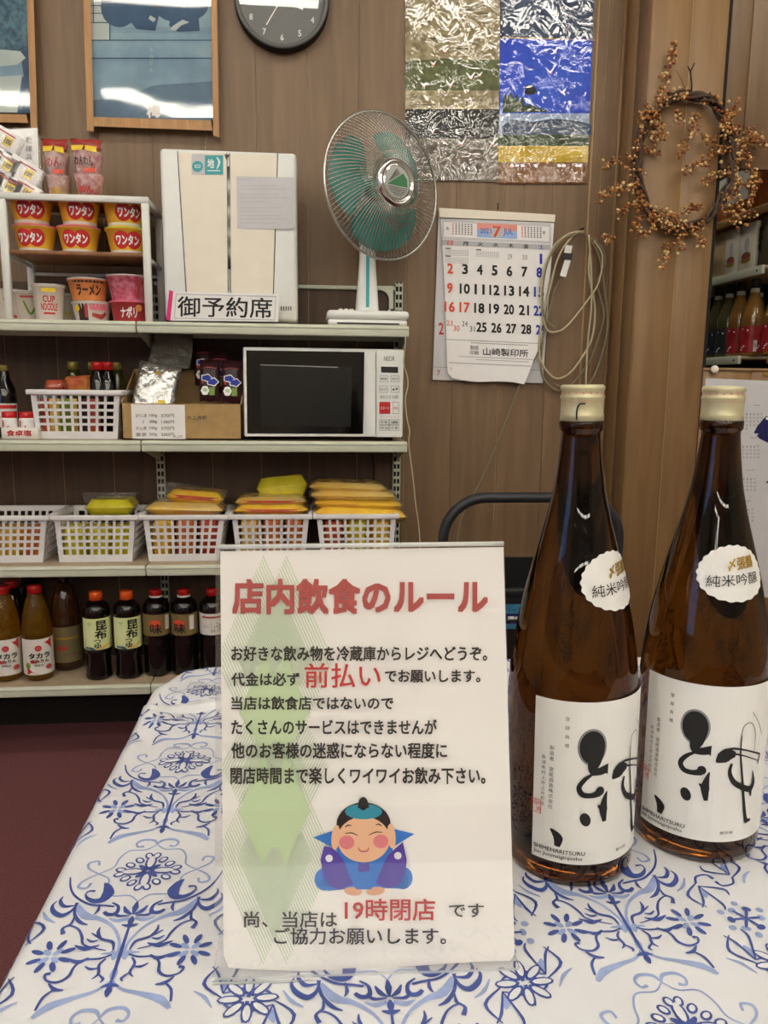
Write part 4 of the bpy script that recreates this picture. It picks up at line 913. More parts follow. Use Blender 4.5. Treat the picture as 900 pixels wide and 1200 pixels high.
for bi, b__ in enumerate(BR):
    dep = rnd.uniform(-.012, .03); P=[onY(x,y,YW_-dep-.004*i) for i,(x,y) in enumerate(b__)]
    tw.tube(P, [.0016]*(len(P)-1)+[.0008], 'twig', 4)
    for s_ in range(len(P)-1):
        L=(P[s_+1]-P[s_]).length; n=int(L/.0030)+1
        for i in range(n):
            t=rnd.random(); q=P[s_]*(1-t)+P[s_+1]*t+Vector((rnd.gauss(0,.008),rnd.gauss(0,.006),rnd.gauss(0,.008))); r_=rnd.uniform(.0038,.0062)
            q.y=min(q.y,2.392); bm_.add([(q.x+v[0]*r_,q.y+v[1]*r_,q.z+v[2]*r_) for v in IV], IF, rnd.choice(['berry_gold','berry_gold','berry_red','berry_cream']), True)
for a0,a1,n in ((100,160,38),(160,215,36),(200,262,60),(262,300,45),(-45,30,80),(30,75,34)):
    for i in range(n):
        a=R(rnd.uniform(a0,a1)); q=Vector((mc.x+(rx+rnd.gauss(0,.010))*math.cos(a), YW_-abs(rnd.gauss(.012,.008)), mc.z+(ry+rnd.gauss(0,.011))*math.sin(a))); r_=rnd.uniform(.0038,.0062)
        bm_.add([(q.x+v[0]*r_,q.y+v[1]*r_,q.z+v[2]*r_) for v in IV], IF, rnd.choice(['berry_gold','berry_gold','berry_red','berry_cream']), True)
tw.build('twigs', wr, kind='stuff'); bm_.build('berries', wr, kind='stuff')
m=MB(); a=onY(810,115,YW_-.012); b_=onY(809,84,YW_); m.tube([a,(a+b_)/2+Vector((.003,0,0)),b_,onY(814,74,YW_)], .0022,'black_rubber',5); m.tube([b_,onY(806,78,YW_)],.0018,'black_rubber',5); m.tube([onY(806,112,YW_),onY(798,92,YW_),onY(792,82,YW_)],.0012,'twig',4); m.build('hanging_tie', wr)
# ------------------------------------------------------------------ electric fan on the top shelf
fx = xat(430, 2.42, S1+.1); fz0 = S1
piv = onY(441, 226, 2.42)
fn_ = thing('electric_fan', 'white table fan with a round wire guard and teal blades on the top shelf', 'fan', (fx, 2.42, S1))
bx0, bx1 = xat(383,2.33,S1+.02), xat(480,2.33,S1+.02)
m = MB(); m.rbox(bx0+.004, bx1-.006, 2.335, 2.52, S1+.0, S1+.020, 'white_plastic', .006).rbox(bx0, bx1, 2.33, 2.525, S1+.020, S1+.046, 'white_plastic', .012, 3); m.build('base', fn_)
MB().box(bx0+.03, bx1-.03, 2.3335, 2.336, S1+.006, S1+.010, 'dark_gap').build('base_slot', fn_)
m = MB(); cxx=xat(430,2.42,S1+.05)
zt = piv.z-.04
def loft(m, secs, mt):
    vs=[];fs=[]; n=16
    for z,hx,hy in secs:
        for i in range(n):
            a=2*math.pi*i/n; c_,s_=math.cos(a),math.sin(a); k_=(abs(c_)**4+abs(s_)**4)**-.25; vs.append((cxx+hx*c_*k_, 2.42+hy*s_*k_, z))
    for j in range(len(secs)-1):
        for i in range(n): fs.append((j*n+i,j*n+(i+1)%n,(j+1)*n+(i+1)%n,(j+1)*n+i))
    fs.append(tuple(range((len(secs)-1)*n,len(secs)*n))); m.add(vs,fs,mt,True)
loft(m, [(S1+.045,.036,.030),(S1+.055,.035,.03),(S1+.12,.030,.027),(S1+.20,.024,.024),(zt,.022,.022)], 'white_plastic'); m.build('column', fn_)
m = MB(); 
for z0_,z1_ in ((S1+.06,S1+.21),): m.add([(cxx-.0055,2.387,z0_),(cxx+.0045,2.387,z0_),(cxx+.0045,2.392,z1_),(cxx-.0055,2.392,z1_)],[(0,1,2,3)],'teal_ink')
m.build('column_stripe', fn_)
m = MB()
for i in range(3): m.rbox(bx0+.035+i*.016, bx0+.048+i*.016, 2.36, 2.38, S1+.046, S1+.052, 'cream_plastic', .002)
m.build('push_button', fn_)
TH=R(32); nrm=Vector((math.sin(TH), -math.cos(TH), .02)).normalized(); ex=Vector((math.cos(TH), math.sin(TH), 0)); ez=nrm.cross(ex)*-1
if ez.z<0: ez=-ez
HM = Matrix((ex, nrm.cross(ex) if False else ez, nrm)).transposed().to_4x4()
HM = Matrix(((ex.x,ez.x,nrm.x,0),(ex.y,ez.y,nrm.y,0),(ex.z,ez.z,nrm.z,0),(0,0,0,1))); HM = Matrix.Translation((cxx, 2.42, piv.z)) @ HM
HM_rev = HM.determinant() < 0
RG=.202; D0=.075
def H(m): m.T = HM; return m
H(MB()).lathe([(.022,-.09),(.048,-.085),(.056,-.05),(.056,-.01),(.045,.010),(.02,.012)], 'white_plastic', 28).build('motor_housing', fn_)
def ringpts(r, d, n=72): return [(r*math.cos(2*math.pi*i/n), r*math.sin(2*math.pi*i/n), d) for i in range(n)]
g = H(MB()); g.tube(ringpts(RG, D0), .0040, 'steel_wire', 8, closed=True); g.build('guard_rim', fn_)
def wires(front):
    g = MB(); g.T = HM; N=96
    for i in range(N):
        a=2*math.pi*i/N; pts=[]
        for j in range(9):
            t=j/8
            if front: r=.055+(RG-.055)*t; d=D0+.062*math.cos(t*math.pi/2)**.8 if t<1 else D0; aa=a+.34*t
            else: r=.05+(RG-.05)*t; d=D0-.055*math.cos(t*math.pi/2)**.6 if t<1 else D0; aa=a-.30*t
            pts.append((r*math.cos(aa), r*math.sin(aa), d))
        g.tube(pts, .00115, 'steel_wire', 4, cap=False)
    for rr_ in (.085, .125): g.tube(ringpts(rr_, D0+.062*math.cos((rr_-.055)/(RG-.055)*math.pi/2)**.8-.001 if front else D0-.053), .0010, 'steel_wire', 4, closed=True) if (front and rr_<.1) or not front else None
    return g
wires(True).build('front_guard', fn_, kind='stuff'); wires(False).build('rear_guard', fn_, kind='stuff')
H(MB()).lathe([(.030,.022),(.034,.028),(.034,.070),(.026,.082),(.002,.084)], 'teal_blade', 24).build('hub', fn_)
for b__ in range(3):
    m = MB(); m.T = HM; vs=[]; fs=[]; NA,NR=14,8; a0=2*math.pi*b__/3+.5
    for j in range(NR+1):
        t=j/NR; r=.030+.145*t; wd=(R(56)+R(54)*math.sin(t*math.pi*.62)); 
        for i in range(NA+1):
            q=i/NA; rr_=r*(1-.16*t*(abs(q-.45)*2)**2.5); aa=a0+wd*(q-.5)+.35*t; vs.append((rr_*math.cos(aa), rr_*math.sin(aa), .050+.022*(q-.5)*2*(1-.3*t)))
    for j in range(NR):
        for i in range(NA): fs.append((j*(NA+1)+i,j*(NA+1)+i+1,(j+1)*(NA+1)+i+1,(j+1)*(NA+1)+i))
    m.add(vs,fs,'teal_blade',True); m.build('blade', fn_)
c = H(MB()); c.lathe([(.066,D0+.050),(.068,D0+.058),(.062,D0+.069),(.054,D0+.071),(.050,D0+.064),(.047,D0+.066),(.040,D0+.0672)], 'chrome', 48); 
cap_ = c.build('guard_badge', fn_)
mat('badge_green', (70,130,88), .3, var=0); mat('badge_silver', (190,194,190), .3, metal=.5, var=0)
c = H(MB()); c.ell(0,0,.0435,.0435,D0+.0675,'badge_silver',40)
c.poly([(-.034,-.008),(.020,.026),(.034,.012),(.036,-.010),(-.034,-.010)], D0+.0680,'badge_green')
for i in range(5):
    c.stroke([(-.033+.005*i,-.002+.006*i),(.010-.006*i+.003*i,.024+.0028*i)],[.0018,.0018],D0+.0682,'ink_black',1); y_=-.015-.005*i; xx=math.sqrt(max(0,.0385**2-y_*y_)); c.stroke([(-xx,y_),(xx,y_)],[.0017,.0017],D0+.0682,'ink_black',1)
c.build('badge_print', cap_)
# small white knob block next to the fan
kx = xat(456,2.50,S1+.06); m=MB(); m.lathe([(.011,0),(.011,.004),(.0045,.006),(.0045,.018),(.003,.019)],'white_plastic',14,(kx,2.50,S1+.046)); m.rbox(kx-.02,kx+.02,2.49,2.51,S1+.046,S1+.050,'white_plastic',.002); m.build('timer_knob', fn_)

# ------------------------------------------------------------------ air purifier, reserved sign
YPf=2.37
a_ = onY(189,174.5,YPf); b_ = onY(349,372,YPf); ptop=onY(270,176,YPf).z
X0p, X1p = xat(190,YPf,S1+.25), xat(348,YPf,S1+.25)
ap = thing('air_purifier', 'tall cream air purifier with a white side strip standing behind the reserved sign', 'appliance', ((X0p+X1p)/2, 2.45, S1))
m = MB(); m.rbox(X0p, X1p, YPf, YPf+.15, S1+.012, ptop, 'white_plastic', .012, 3); m.build('body', ap)
m = MB(); m.rbox(X0p+.03, X1p-.03, YPf+.02, YPf+.13, S1, S1+.014, 'grey_plastic', .003); m.build('foot', ap)
m = DN(); m.fn=pxY(YPf); [m.stroke(pp,[1.0,1.0],.0012,'ink_soft',1) for pp in ([(208,177),(220,372)],[(325.5,179),(319.5,372)],[(265.9,179),(267.2,371)],[(269.1,179),(270.6,371)])]; m.build('seam', ap)
cp1=[(208,177),(265.5,177),(266.5,341),(219.5,339)]; cp2=[(269.5,177),(324.5,179),(320,341),(270.5,341)]
quadslab('front_panel', [(209,179),(265.5,179.5),(267,357),(220.5,352)], .0, .004, 'cream_plastic', ap, pxY(YPf))
quadslab('front_panel', [(269.5,179.5),(324,181),(319,360),(271,357)], .0, .004, 'cream_plastic', ap, pxY(YPf))
quadslab('air_slot', [(266,195),(269.5,195),(270.5,315),(267.5,315)], .0035, .0048, 'black_gloss', ap, pxY(YPf))
quadslab('air_slot', [(267.8,318),(270,318),(270.5,340),(268.5,340)], .0035, .0048, 'grey_plastic', ap, pxY(YPf))
m = DN(); m.fn=pxY(YPf)
for i in range(5): m.rect(329+i*2.8,359,330.3+i*2.8,364,.0008,'ink_soft')
m.build('vent_slots', ap)
m = DN(); m.fn=pxY(YPf); m.rect(240,182,261.5,204.5,.0052,'teal_ink'); m.rect(224.5,180.5,239.5,204.5,.0050,'paper_grey'); m.ell(231.5,195,6.5,6.5,.0056,'teal_ink',18); m.text('地',243,186,251,197,.0058,'ink_white',.03); m.stroke([(254,184),(257,190),(254,198)],[1,2.5,1],.0058,'ink_white'); m.text('eco',228,192.5,235,197,.0060,'ink_white'); m.stroke([(243,200),(258,200)],[1.2,1.2],.0058,'ink_white',1); m.poly([(263,181),(270,181),(265,187)],.0056,'ink_soft'); m.build('sticker', ap, 'teal and white eco sticker')
quadslab('taped_note', [(277,206.5),(344,208),(343.5,268.5),(278,268)], .0045, .0052, 'paper_grey', ap, pxY(YPf))
m = DN(); m.fn=pxY(YPf)
for i,y in enumerate((210,217,221,227,231,236,243,247,252,256,261)):
    x=281; e_=281+[18,40,52,44,58,30,50,38,48,54,42][i]
    while x<e_: m.rect(x,y,x+2.2,y+1.1,.0058,'pale_grey'); x+=3.0
m.build('note_lettering', ap)
YS=2.305
rs = thing('reserved_sign', 'white sign board reading reserved seat with a pink end, in front of the air purifier', 'sign', tuple(onY(262,376,YS)))
quadslab('board', [(202,341.5),(327,344.5),(326,377),(199,375.5)], -.004, 0, 'paper', rs, pxY(YS))
quadslab('edge_strip', [(198.5,340),(203,341.5),(199.5,376),(194.5,374.5)], -.012, .001, 'ink_magenta', rs, pxY(YS))
quadslab('rear_support', [(204,345),(325,347),(325,376),(202,375)], -.03, -.004, 'paper_grey', rs, pxY(YS))
m = DN(); m.fn=pxY(YS); m.text('御予約席',208,347,319,371,.001,'ink_black',.012,skew=.018); m.poly([(206,344.2),(323,347),(323,348),(206,345)],.0008,'pale_grey'); m.poly([(204,372.5),(321.5,374.5),(321.5,375.3),(204,373.3)],.0008,'pale_grey'); m.poly([(323,347),(323.8,347),(322.2,375),(321.4,375)],.0008,'pale_grey'); m.poly([(206,344.2),(206.8,344.2),(204.8,373),(204,373)],.0008,'pale_grey'); m.build('lettering', rs)

# ------------------------------------------------------------------ white rack with instant noodles
YR=2.36; YRb=2.56
rx0, rx1 = xat(7.5,YR,S1+.15), xat(173,YR,S1+.15); rzt = onY(90,228.5,YR).z; rzm = onY(100,294.5,YR).z
rk = thing('storage_rack', 'small white framed rack of instant noodles at the shelf end', 'rack', ((rx0+rx1)/2,YR,S1))
pb=.0105
for X in (rx0, rx1):
    for Y in (YR, YRb): MB().rbox(X-pb, X+pb, Y-.008, Y+.008, S1, rzt-.0175, 'white_metal', .002, 1).build('post', rk)
for Y in (YR, YRb): MB().rbox(rx0-pb, rx1+pb, Y-.008, Y+.008, rzt-.018, rzt, 'white_metal', .002, 1).build('top_rail', rk)
for X in (rx0, rx1): MB().rbox(X-pb+.001, X+pb-.001, YR+.0082, YRb-.0082, rzt-.017, rzt-.001, 'white_metal', .002, 1).build('side_rail', rk); MB().rbox(X-.006, X+.006, YR, YRb, rzm-.022, rzm-.010, 'white_metal', .002, 1).build('side_rail', rk)
MB().rbox(rx0+.004, rx1-.004, YR+.004, YRb, rzt-.010, rzt-.001, 'shelf_wood', .001, 1).build('top_board', rk)
MB().rbox(rx0+pb, rx1-.004, YR+.000, YRb, rzm-.012, rzm, 'shelf_wood', .002, 1).build('middle_board', rk)
MB().rbox(rx0, rx1, YRb-.006, YRb+.004, rzm-.045, rzm-.035, 'white_metal', .002, 1).build('rear_rail', rk)
mat('cup_yellow', (240,196,52), .45, rgb2=(238,172,60), scale=12); mat('cup_pink', (232,150,150), .4, var=.1, scale=60); mat('cup_white', (228,222,214), .45, var=.02); mat('lid_yellow', (224,222,80), .35, var=.1, scale=30); mat('lid_pink', (230,120,150), .35, var=.1); mat('lid_foil', (210,204,200), .3, metal=.4, var=.05)
mat('cup_orange', (226,140,80), .45, var=.05); mat('cup_dark', (60,40,36), .45, var=.1); mat('cup_mag', (216,140,160), .45, rgb2=(190,70,100), scale=70)
def cup(name, r0, r1, h, body, lid, deco):
    t = thing(name, 'x', 'instant noodles', (0,0,0))
    MB().lathe([(r0,0),(r0+.001,.004),(r1,h-.006),(r1+.003,h-.005),(r1+.003,h-.002),(r1,h-.001)], body, 32).build('cup', t, local=True)
    MB().lathe([(r1+.003,h-.003),(r1+.0038,h-.001),(r1+.0038,h+.0015),(.002,h+.0022)], lid, 32).build('lid', t, local=True)
    k = MB(); k.fn = lambda u,v,w: ((r0+(r1-r0)*v/h+w)*math.sin(u/r1), -(r0+(r1-r0)*v/h+w)*math.cos(u/r1), v)
    deco(k, r1, h); k.build('lettering', t, local=True); return t
def d_wonton(k, r, h):
    k.rect(-r*2.0, .004, r*2.0, h*.16, .0006, 'cup_white', 24, 1)
    for cx_ in (-.020,.020): k.ell(cx_, h*.53, .026, h*.33, .0012, 'ink_red', 20, 4)
    k.text('ワンタン', -.036, h*.34, .036, h*.72, .0022, 'ink_white', .05)
wc = cup('instant_noodle_bowl', .044, .058, .074, 'cup_yellow', 'lid_yellow', d_wonton)
wc2 = cup('instant_noodle_bowl', .044, .058, .074, 'cup_yellow', 'lid_pink', d_wonton)
zb = rzm
rot0=faceaz(-.9,2.42)
spots=[(42,0,'left','lower',wc2,-.35),(93,0,'middle','lower',wc2,-.28),(149,0,'right','lower',wc,-.10),(39,1,'left','upper',wc2,-.12),(95,1,'middle','upper',wc,-.0),(147,1,'right','upper',wc,.15)]
used=set()
for px_,lv,nm,row,src,ra in spots:
    X=xat(px_,2.44,zb+.04); lab='yellow wonton noodle bowl, %s one of the %s stack in the white rack'%(row,nm)
    if src.name in used: o=dup(src,(X,2.44,zb+lv*.0765),rot0+ra,lab)
    else: o=src; used.add(src.name); o.location=(X,2.44,zb+lv*.0765); o.rotation_euler=(0,0,rot0+ra); o['label']=lab
    o['group']='yellow wonton bowls'
def setc(o, px_, Y, z, lab, ra=0): X=xat(px_,Y,z+.03); o.location=(X,Y,z); o.rotation_euler=(0,0,faceaz(X,Y)+ra); o['label']=lab; return o
def d_cn(k,r,h):
    k.text('CUP', -.018, h*.52, .018, h*.70, .001, 'ink_red', .03); k.text('NOODLE', -.026, h*.30, .026, h*.50, .001, 'ink_red', .03); k.rect(-.02,h*.80,.02,h*.90,.001,'ink_yellow',6,1); k.rect(-.018,h*.2,.018,h*.25,.001,'ink_red',6,1)
setc(cup('instant_noodle_cup', .034,.044,.103,'cup_white','lid_foil',d_cn), 58, 2.40, S1, 'tall white noodle cup with red lettering at the bottom of the white rack')
def d_g(k,r,h): k.stroke([(-.02,h*.7),(0,h*.3),(.02,h*.6)],[.006,.008,.006],.001,'ink_green'); k.rect(-.03,h*.8,.03,h*.86,.001,'ink_title',8,1)
setc(cup('instant_noodle_cup', .030,.040,.094,'cup_white','lid_foil',d_g), 36, 2.50, S1, 'pale noodle cup behind and left of the tall red-lettered cup')
def d_y(k,r,h): k.text('Y', -.012, h*.2, .012, h*.42, .001, 'ink_yellow', .04); k.rect(-.03,h*.05,.03,h*.15,.001,'ink_black',8,1)
setc(cup('instant_noodle_cup', .032,.042,.090,'cup_white','lid_foil',d_y), 80, 2.52, S1, 'pale noodle cup behind and right of the tall red-lettered cup')
def d_r(k,r,h): k.stroke([(-.02,h*.75),(.0,h*.3),(.015,h*.2)],[.008,.010,.006],.001,'ink_red')
setc(cup('instant_noodle_cup', .034,.040,.100,'cup_white','lid_foil',d_r), 14, 2.52, S1, 'dim noodle cup in the rack corner behind the left post')
def d_b(k,r,h): k.rect(-.045,h*.03,-.012,h*.9,.0008,'cup_dark',8,1); k.ell(-.048,h*.68,.010,h*.16,.0014,'ink_yellow',12,2); k.rect(-.022,h*.25,-.013,h*.85,.0014,'ink_title',4,1); k.rect(-.006,h*.6,.05,h*.9,.0009,'ink_pink',12,1); k.stroke([(.0,h*.4),(.03,h*.3),(.045,h*.5)],[.01,.014,.01],.0012,'ink_title')
setc(cup('instant_noodle_bowl', .044,.054,.060,'cup_white','lid_foil',d_b), 108, 2.43, S1, 'black and pink noodle bowl under the orange bowl in the rack')
def d_o(k,r,h): k.text('ラーメン', -.038, h*.22, .038, h*.72, .0014, 'cup_dark', .05); k.rect(-.05,h*.80,.05,h*.94,.001,'cup_dark',14,1)
setc(cup('instant_noodle_bowl', .045,.056,.062,'cup_orange','lid_foil',d_o), 104, 2.43, S1+.063, 'orange noodle bowl with black lettering stacked in the rack')
def d_s(k,r,h): k.text('ナポリ', -.030, h*.25, .020, h*.75, .0014, 'ink_white', .04); k.ell(.025,h*.7,.011,h*.16,.0016,'cup_orange',12,2)
mat('cup_red', (186,60,66), .45, var=.1)
setc(cup('instant_noodle_bowl', .046,.055,.062,'cup_red','lid_pink',d_s), 153, 2.42, S1, 'red noodle bowl with white lettering under the pink bowl')
def d_p(k,r,h): k.rect(.030,h*.1,.042,h*.9,.001,'ink_title',4,1)
setc(cup('instant_noodle_bowl', .044,.057,.072,'cup_mag','lid_foil',d_p), 150, 2.42, S1+.063, 'speckled pink noodle bowl stacked by the right rack post')

# ---- pillow shaped packets
def pillow(m, x0,x1,y0,y1,z0,z1, mt, n=10, crimp=.6, seed=1, wob=.05, T=None, pw=3.2):
    rn=random.Random(seed); vs=[];fs=[]; ph=[rn.uniform(0,6.28) for _ in range(4)]
    for side in (1,-1):
        for j in range(n+1):
            for i in range(n+1):
                u=i/n*2-1; v=j/n*2-1; th=(max(0,1-abs(u)**pw)*max(0,1-abs(v)**pw))**crimp
                th*=1+wob*math.sin(u*7+ph[0])*math.sin(v*6+ph[1])*2; z=(z0+z1)/2+side*(z1-z0)/2*th
                vs.append(((x0+x1)/2+u*(x1-x0)/2*(1+wob*.3*math.sin(v*5+ph[2])), (y0+y1)/2+v*(y1-y0)/2*(1+wob*.3*math.sin(u*5+ph[3])), z))
    N=(n+1)**2
    for j in range(n):
        for i in range(n):
            a=j*(n+1)+i; fs.append((a,a+1,a+n+2,a+n+1)); fs.append((N+a,N+a+n+1,N+a+n+2,N+a+1))
    T0=m.T; m.T = T if T is not None else T0; m.add(vs,fs,mt,True); m.T=T0; return m
def TR(x,y,z,rx_=0,ry_=0,rz_=0): return Matrix.Translation((x,y,z))@Matrix.Rotation(rz_,4,'Z')@Matrix.Rotation(ry_,4,'Y')@Matrix.Rotation(rx_,4,'X')
# two multipacks standing on the rack
mat('pack_red', (176,44,34), .4, var=.15, scale=40); mat('pack_pale', (222,196,190), .4, rgb2=(196,150,150), scale=50); mat('pack_pink', (206,120,130), .4, rgb2=(230,200,196), scale=60)
for (x0,x1,y0,y1,lab,mt2,seed) in ((50,86,165,228,'clear bagged multipack of pale noodle bowls on the rack, the left one','pack_pale',3),(83,125,165,228,'clear bagged multipack of pink noodle bowls on the rack, the right one','pack_pink',5)):
    Y=2.44 if seed==3 else 2.41
    a=onY(x0,y0,Y); b_=onY(x1,y1,Y); w_=b_.x-a.x; hh=a.z-rzt
    t=thing('noodle_multipack', lab, 'instant noodles', ((a.x+b_.x)/2,Y,rzt))
    for i in range(2): MB().lathe([(w_*.33,0),(w_*.44,hh*.36),(w_*.45,hh*.38),(.002,hh*.39)], mt2, 24, ((a.x+b_.x)/2,Y,rzt+.004+i*hh*.38)).build('bowl', t)
    m=MB(); pillow(m,-w_*.45,w_*.45,-hh*.10,hh*.10,-.012,.012,'pack_red',8,.6,seed,.2,TR((a.x+b_.x)/2,Y-.02,rzt+hh*.90,R(90))); m.build('top_label', t)
    m=MB(); m.fn=lambda u,v,w: ((a.x+b_.x)/2+u, Y-w_*.46-w, rzt+v)
    m.poly([(-w_*.36,hh*.76),(-.005,hh*.78),(0,hh*.86),(-w_*.36,hh*.85)],.002,'ink_yellow'); m.poly([(.003,hh*.78),(w_*.38,hh*.74),(w_*.36,hh*.84),(.004,hh*.86)],.002,'ink_yellow'); m.text('わんわん' if seed==5 else 'めん',-w_*.3,hh*.52,w_*.25,hh*.68,.002,'ink_title' if seed==3 else 'ink_black',.03); m.text('CURRY' if seed==3 else 'めん',-w_*.18,hh*.06,w_*.22,hh*.18,.002,'ink_gold' if seed==3 else 'ink_red',.04); m.rect(-w_*.05,hh*.40,w_*.3,hh*.48,.002,'ink_orange')
    m.build('lettering', t)
    m=MB(); pillow(m,-w_*.52,w_*.52,-hh*.5,hh*.5,-w_*.50,w_*.50,'clear_bag',12,.35,seed,.06,TR((a.x+b_.x)/2,Y,rzt+hh*.5,R(90))); m.build('clear_wrapper', t)
# bagged small white boxes leaning at the far left
db = thing('bagged_box_set', 'clear bag of small white boxes with yellow price marks, left of the multipacks', 'packet', tuple(onY(20,228,2.44)))
m=MB(); 
quadslab('back_card', [(2,152),(44,150),(46,226),(30,228),(2,228)], -.02, -.017, 'paper', db, pxY(2.42))
for i,(x,y) in enumerate(((6,168),(5,196),(30,206),(8,222),(28,228),(-14,182),(-12,210))):
    c0=onY(x,y,2.41); bx_=MB(); bx_.T=TR(c0.x,c0.y,c0.z+.012,0,R(30),0); bx_.rbox(-.046,.046,-.012,.018,-.026,.026,'paper',.002,1); bx_.rect  
    f2=MB(); bx_.build('small_box', db)
    f2.T=TR(c0.x,c0.y,c0.z+.012,0,R(30),0); f2.fn=FLAT; f2.rect(.004,-.016,.028,.010,.0128,'ink_yellow'); f2.text('100',.006,-.010,.026,.004,.0136,'ink_soft',.04); f2.rect(-.02,.013,.03,.018,.0128,'ink_title'); f2.build('price_mark', db)
m=DN(); m.fn=pxY(2.42); m.vtext('乾燥具',34,160,8,10,-.015,'ink_soft'); m.build('lettering', db)
quadslab('clear_wrapper', [(-4,150),(45,149),(50,226),(-4,230)], .035, .0355, 'clear_bag', db, pxY(2.42))

# ------------------------------------------------------------------ microwave
YM=2.325; MZ=S2+.012
mx0, mx1 = xat(285.5,YM,MZ+.12), xat(472.5,YM,MZ+.12); mzt=onY(380,408,YM).z; mzb=onY(380,512,YM).z
mwv = thing('microwave_oven', 'white microwave oven with a black door window on the middle shelf', 'appliance', ((mx0+mx1)/2,YM,S2))
MB().rbox(mx0, mx1, YM, YM+.235, mzb, mzt, 'white_plastic', .004).build('body', mwv)
for X in (mx0+.04,mx1-.04): MB().lathe([(.014,0),(.014,.02),(.012,.021)],'black_rubber',12,(X,YM+.04,S2-.001)).build('foot', mwv)
dv = quadslab('door', [(286,408),(432,410),(432,511),(287.5,511)], .0, .010, 'white_plastic', mwv, pxY(YM))
quadslab('door_glass', [(288.5,410.5),(427,412.5),(425.5,508.5),(289.8,508)], .009, .0112, 'black_gloss', dv, pxY(YM))
mat('door_inner', (26,27,26), .25, var=.2, scale=10)
quadslab('viewing_window', [(305,428),(412,430),(411,500),(306,499)], .0110, .0116, 'door_inner', dv, pxY(YM))
quadslab('door_line', [(305,427),(396,430),(396,431),(305,428)], .0114, .0119, 'grey_plastic', dv, pxY(YM))
m=DN(); vs=[];N=14
for j in range(N+1):
    t_=j/N; y=411.5+t_*100; bo=4.5*math.sin(t_*math.pi); vs.append((428-bo*.6+1.5, y)); 
pts=[(432-4*math.sin(t*math.pi)*.9-1,411.5+t*99.5) for t in np.linspace(0,1,12)]+[(440,511.3),(440,411.8)]
quadslab('door_handle', pts, .0, .024, 'white_plastic', mwv, pxY(YM))
quadslab('control_panel', [(441,411),(472,412),(471,512),(441,512)], .0, .011, 'white_plastic', mwv, pxY(YM))
quadslab('display', [(446.5,429.5),(466.5,430),(466.5,437),(446.8,436.5)], .011, .0122, 'black_plastic', mwv, pxY(YM))
m=DN(); m.fn=pxY(YM); w=.0116
m.text('NEOR',450,417.5,462.5,423,w,'ink_soft',0)
def btn(x0,y0,x1,y1,lab,mt='ink_soft',fillm=None):
    for a in ((x0,y0,x1,y0+.5),(x0,y1-.5,x1,y1),(x0,y0,x0+.5,y1),(x1-.5,y0,x1,y1)): m.rect(*a,w,'ink_grey')
    if fillm: m.rect(x0,y0,x1,y1,w+.0002,fillm)
    if lab: m.text(lab,x0+1.4,(y0+y1)/2-1.5,x1-1.4,(y0+y1)/2+1.7,w+.0006,mt,.01)
btn(445,440,454.5,447.5,'解凍'); btn(458,440,468,447.5,'出力'); btn(444.5,452,454.5,460,'あたため'); btn(458,452,468,460,'▲▼')
m.text('10分',445,463,451,467.5,w,'ink_soft'); m.text('1分',453.5,463,458.5,467.5,w,'ink_soft'); m.text('10秒',461,463,467,467.5,w,'ink_soft'); m.rect(452,463,452.4,468,w,'ink_grey'); m.rect(460,463,460.4,468,w,'ink_grey')
btn(444.5,471,457.5,485,'スタート','ink_white','ink_red'); btn(460,471,467.5,485,'取消','ink_title'); m.text('オートメニュー',446,487.8,467,489.5,w,'ink_orange')
btn(444.5,491.5,456,498,'牛乳'); btn(456,491.5,467.5,498,'酒'); btn(444.5,498,456,504.5,'弁当'); btn(456,498,467.5,504.5,'冷凍')
m.build('control_print', mwv)

# ------------------------------------------------------------------ cardboard box with coffee pouch and snacks
mat('cardboard', (178,146,98), .8, var=.08, scale=30); mat('foil', (214,214,212), .25, metal=.8, var=.05, bump=.8, bscale=38); mat('foil_dark', (96,94,88), .25, metal=.5, var=.1, bump=.6, bscale=20)
YB_=2.335; cb0=onY(143,513,YB_); cb1=onY(284,513,YB_); czt=onY(210,473,YB_).z
cb = thing('cardboard_box', 'open cardboard box with a handwritten price note, left of the microwave', 'box', ((cb0.x+cb1.x)/2,YB_,S2))
X0,X1=cb0.x,cb1.x; Yb=2.53; zs=onY(160,432,2.5).z
MB().box(X0,X1,YB_,YB_+.004,S2,czt,'cardboard').build('front_wall',cb); MB().box(X0,X1,Yb-.004,Yb,S2,zs,'cardboard').build('back_wall',cb); MB().box(X0,X1,YB_,Yb,S2,S2+.004,'cardboard').build('bottom',cb)
for a,b_ in ((X0,X0+.004),(X1-.004,X1)):
    m=MB(); m.add([(a,YB_,S2),(b_,YB_,S2),(b_,Yb,S2),(a,Yb,S2),(a,YB_,czt),(b_,YB_,czt),(b_,Yb,zs),(a,Yb,zs)],[(3,2,1,0),(4,5,6,7),(0,1,5,4),(1,2,6,5),(2,3,7,6),(3,0,4,7)],'cardboard'); m.build('side_wall',cb)
quadslab('price_note', [(153.5,473.5),(216.5,474.5),(217.5,514.5),(155,514)], .001, .0016, 'paper', cb, pxY(YB_))
m=DN(); m.fn=pxY(YB_)
for i,(a,b_,c_) in enumerate((('ほうじ茶','100g','570円'),('〃','200g','1,080円'),('せん茶','100g','570円'),('番茶','200g','500円'))):
    y=485+i*7.4; m.text(a,159 if i!=1 else 167,y,(172 if i!=1 else 169),y+4.2,.0024,'ink_black'); m.text(b_,175,y,184,y+4.2,.0024,'ink_black'); m.text(c_,189,y,204,y+4.2,.0024,'ink_black')
m.text('水上町',203,510,214,513,.0024,'ink_black'); m.text('水上片町',219,487,243,492,.0012,'ink_soft'); m.build('lettering',cb)
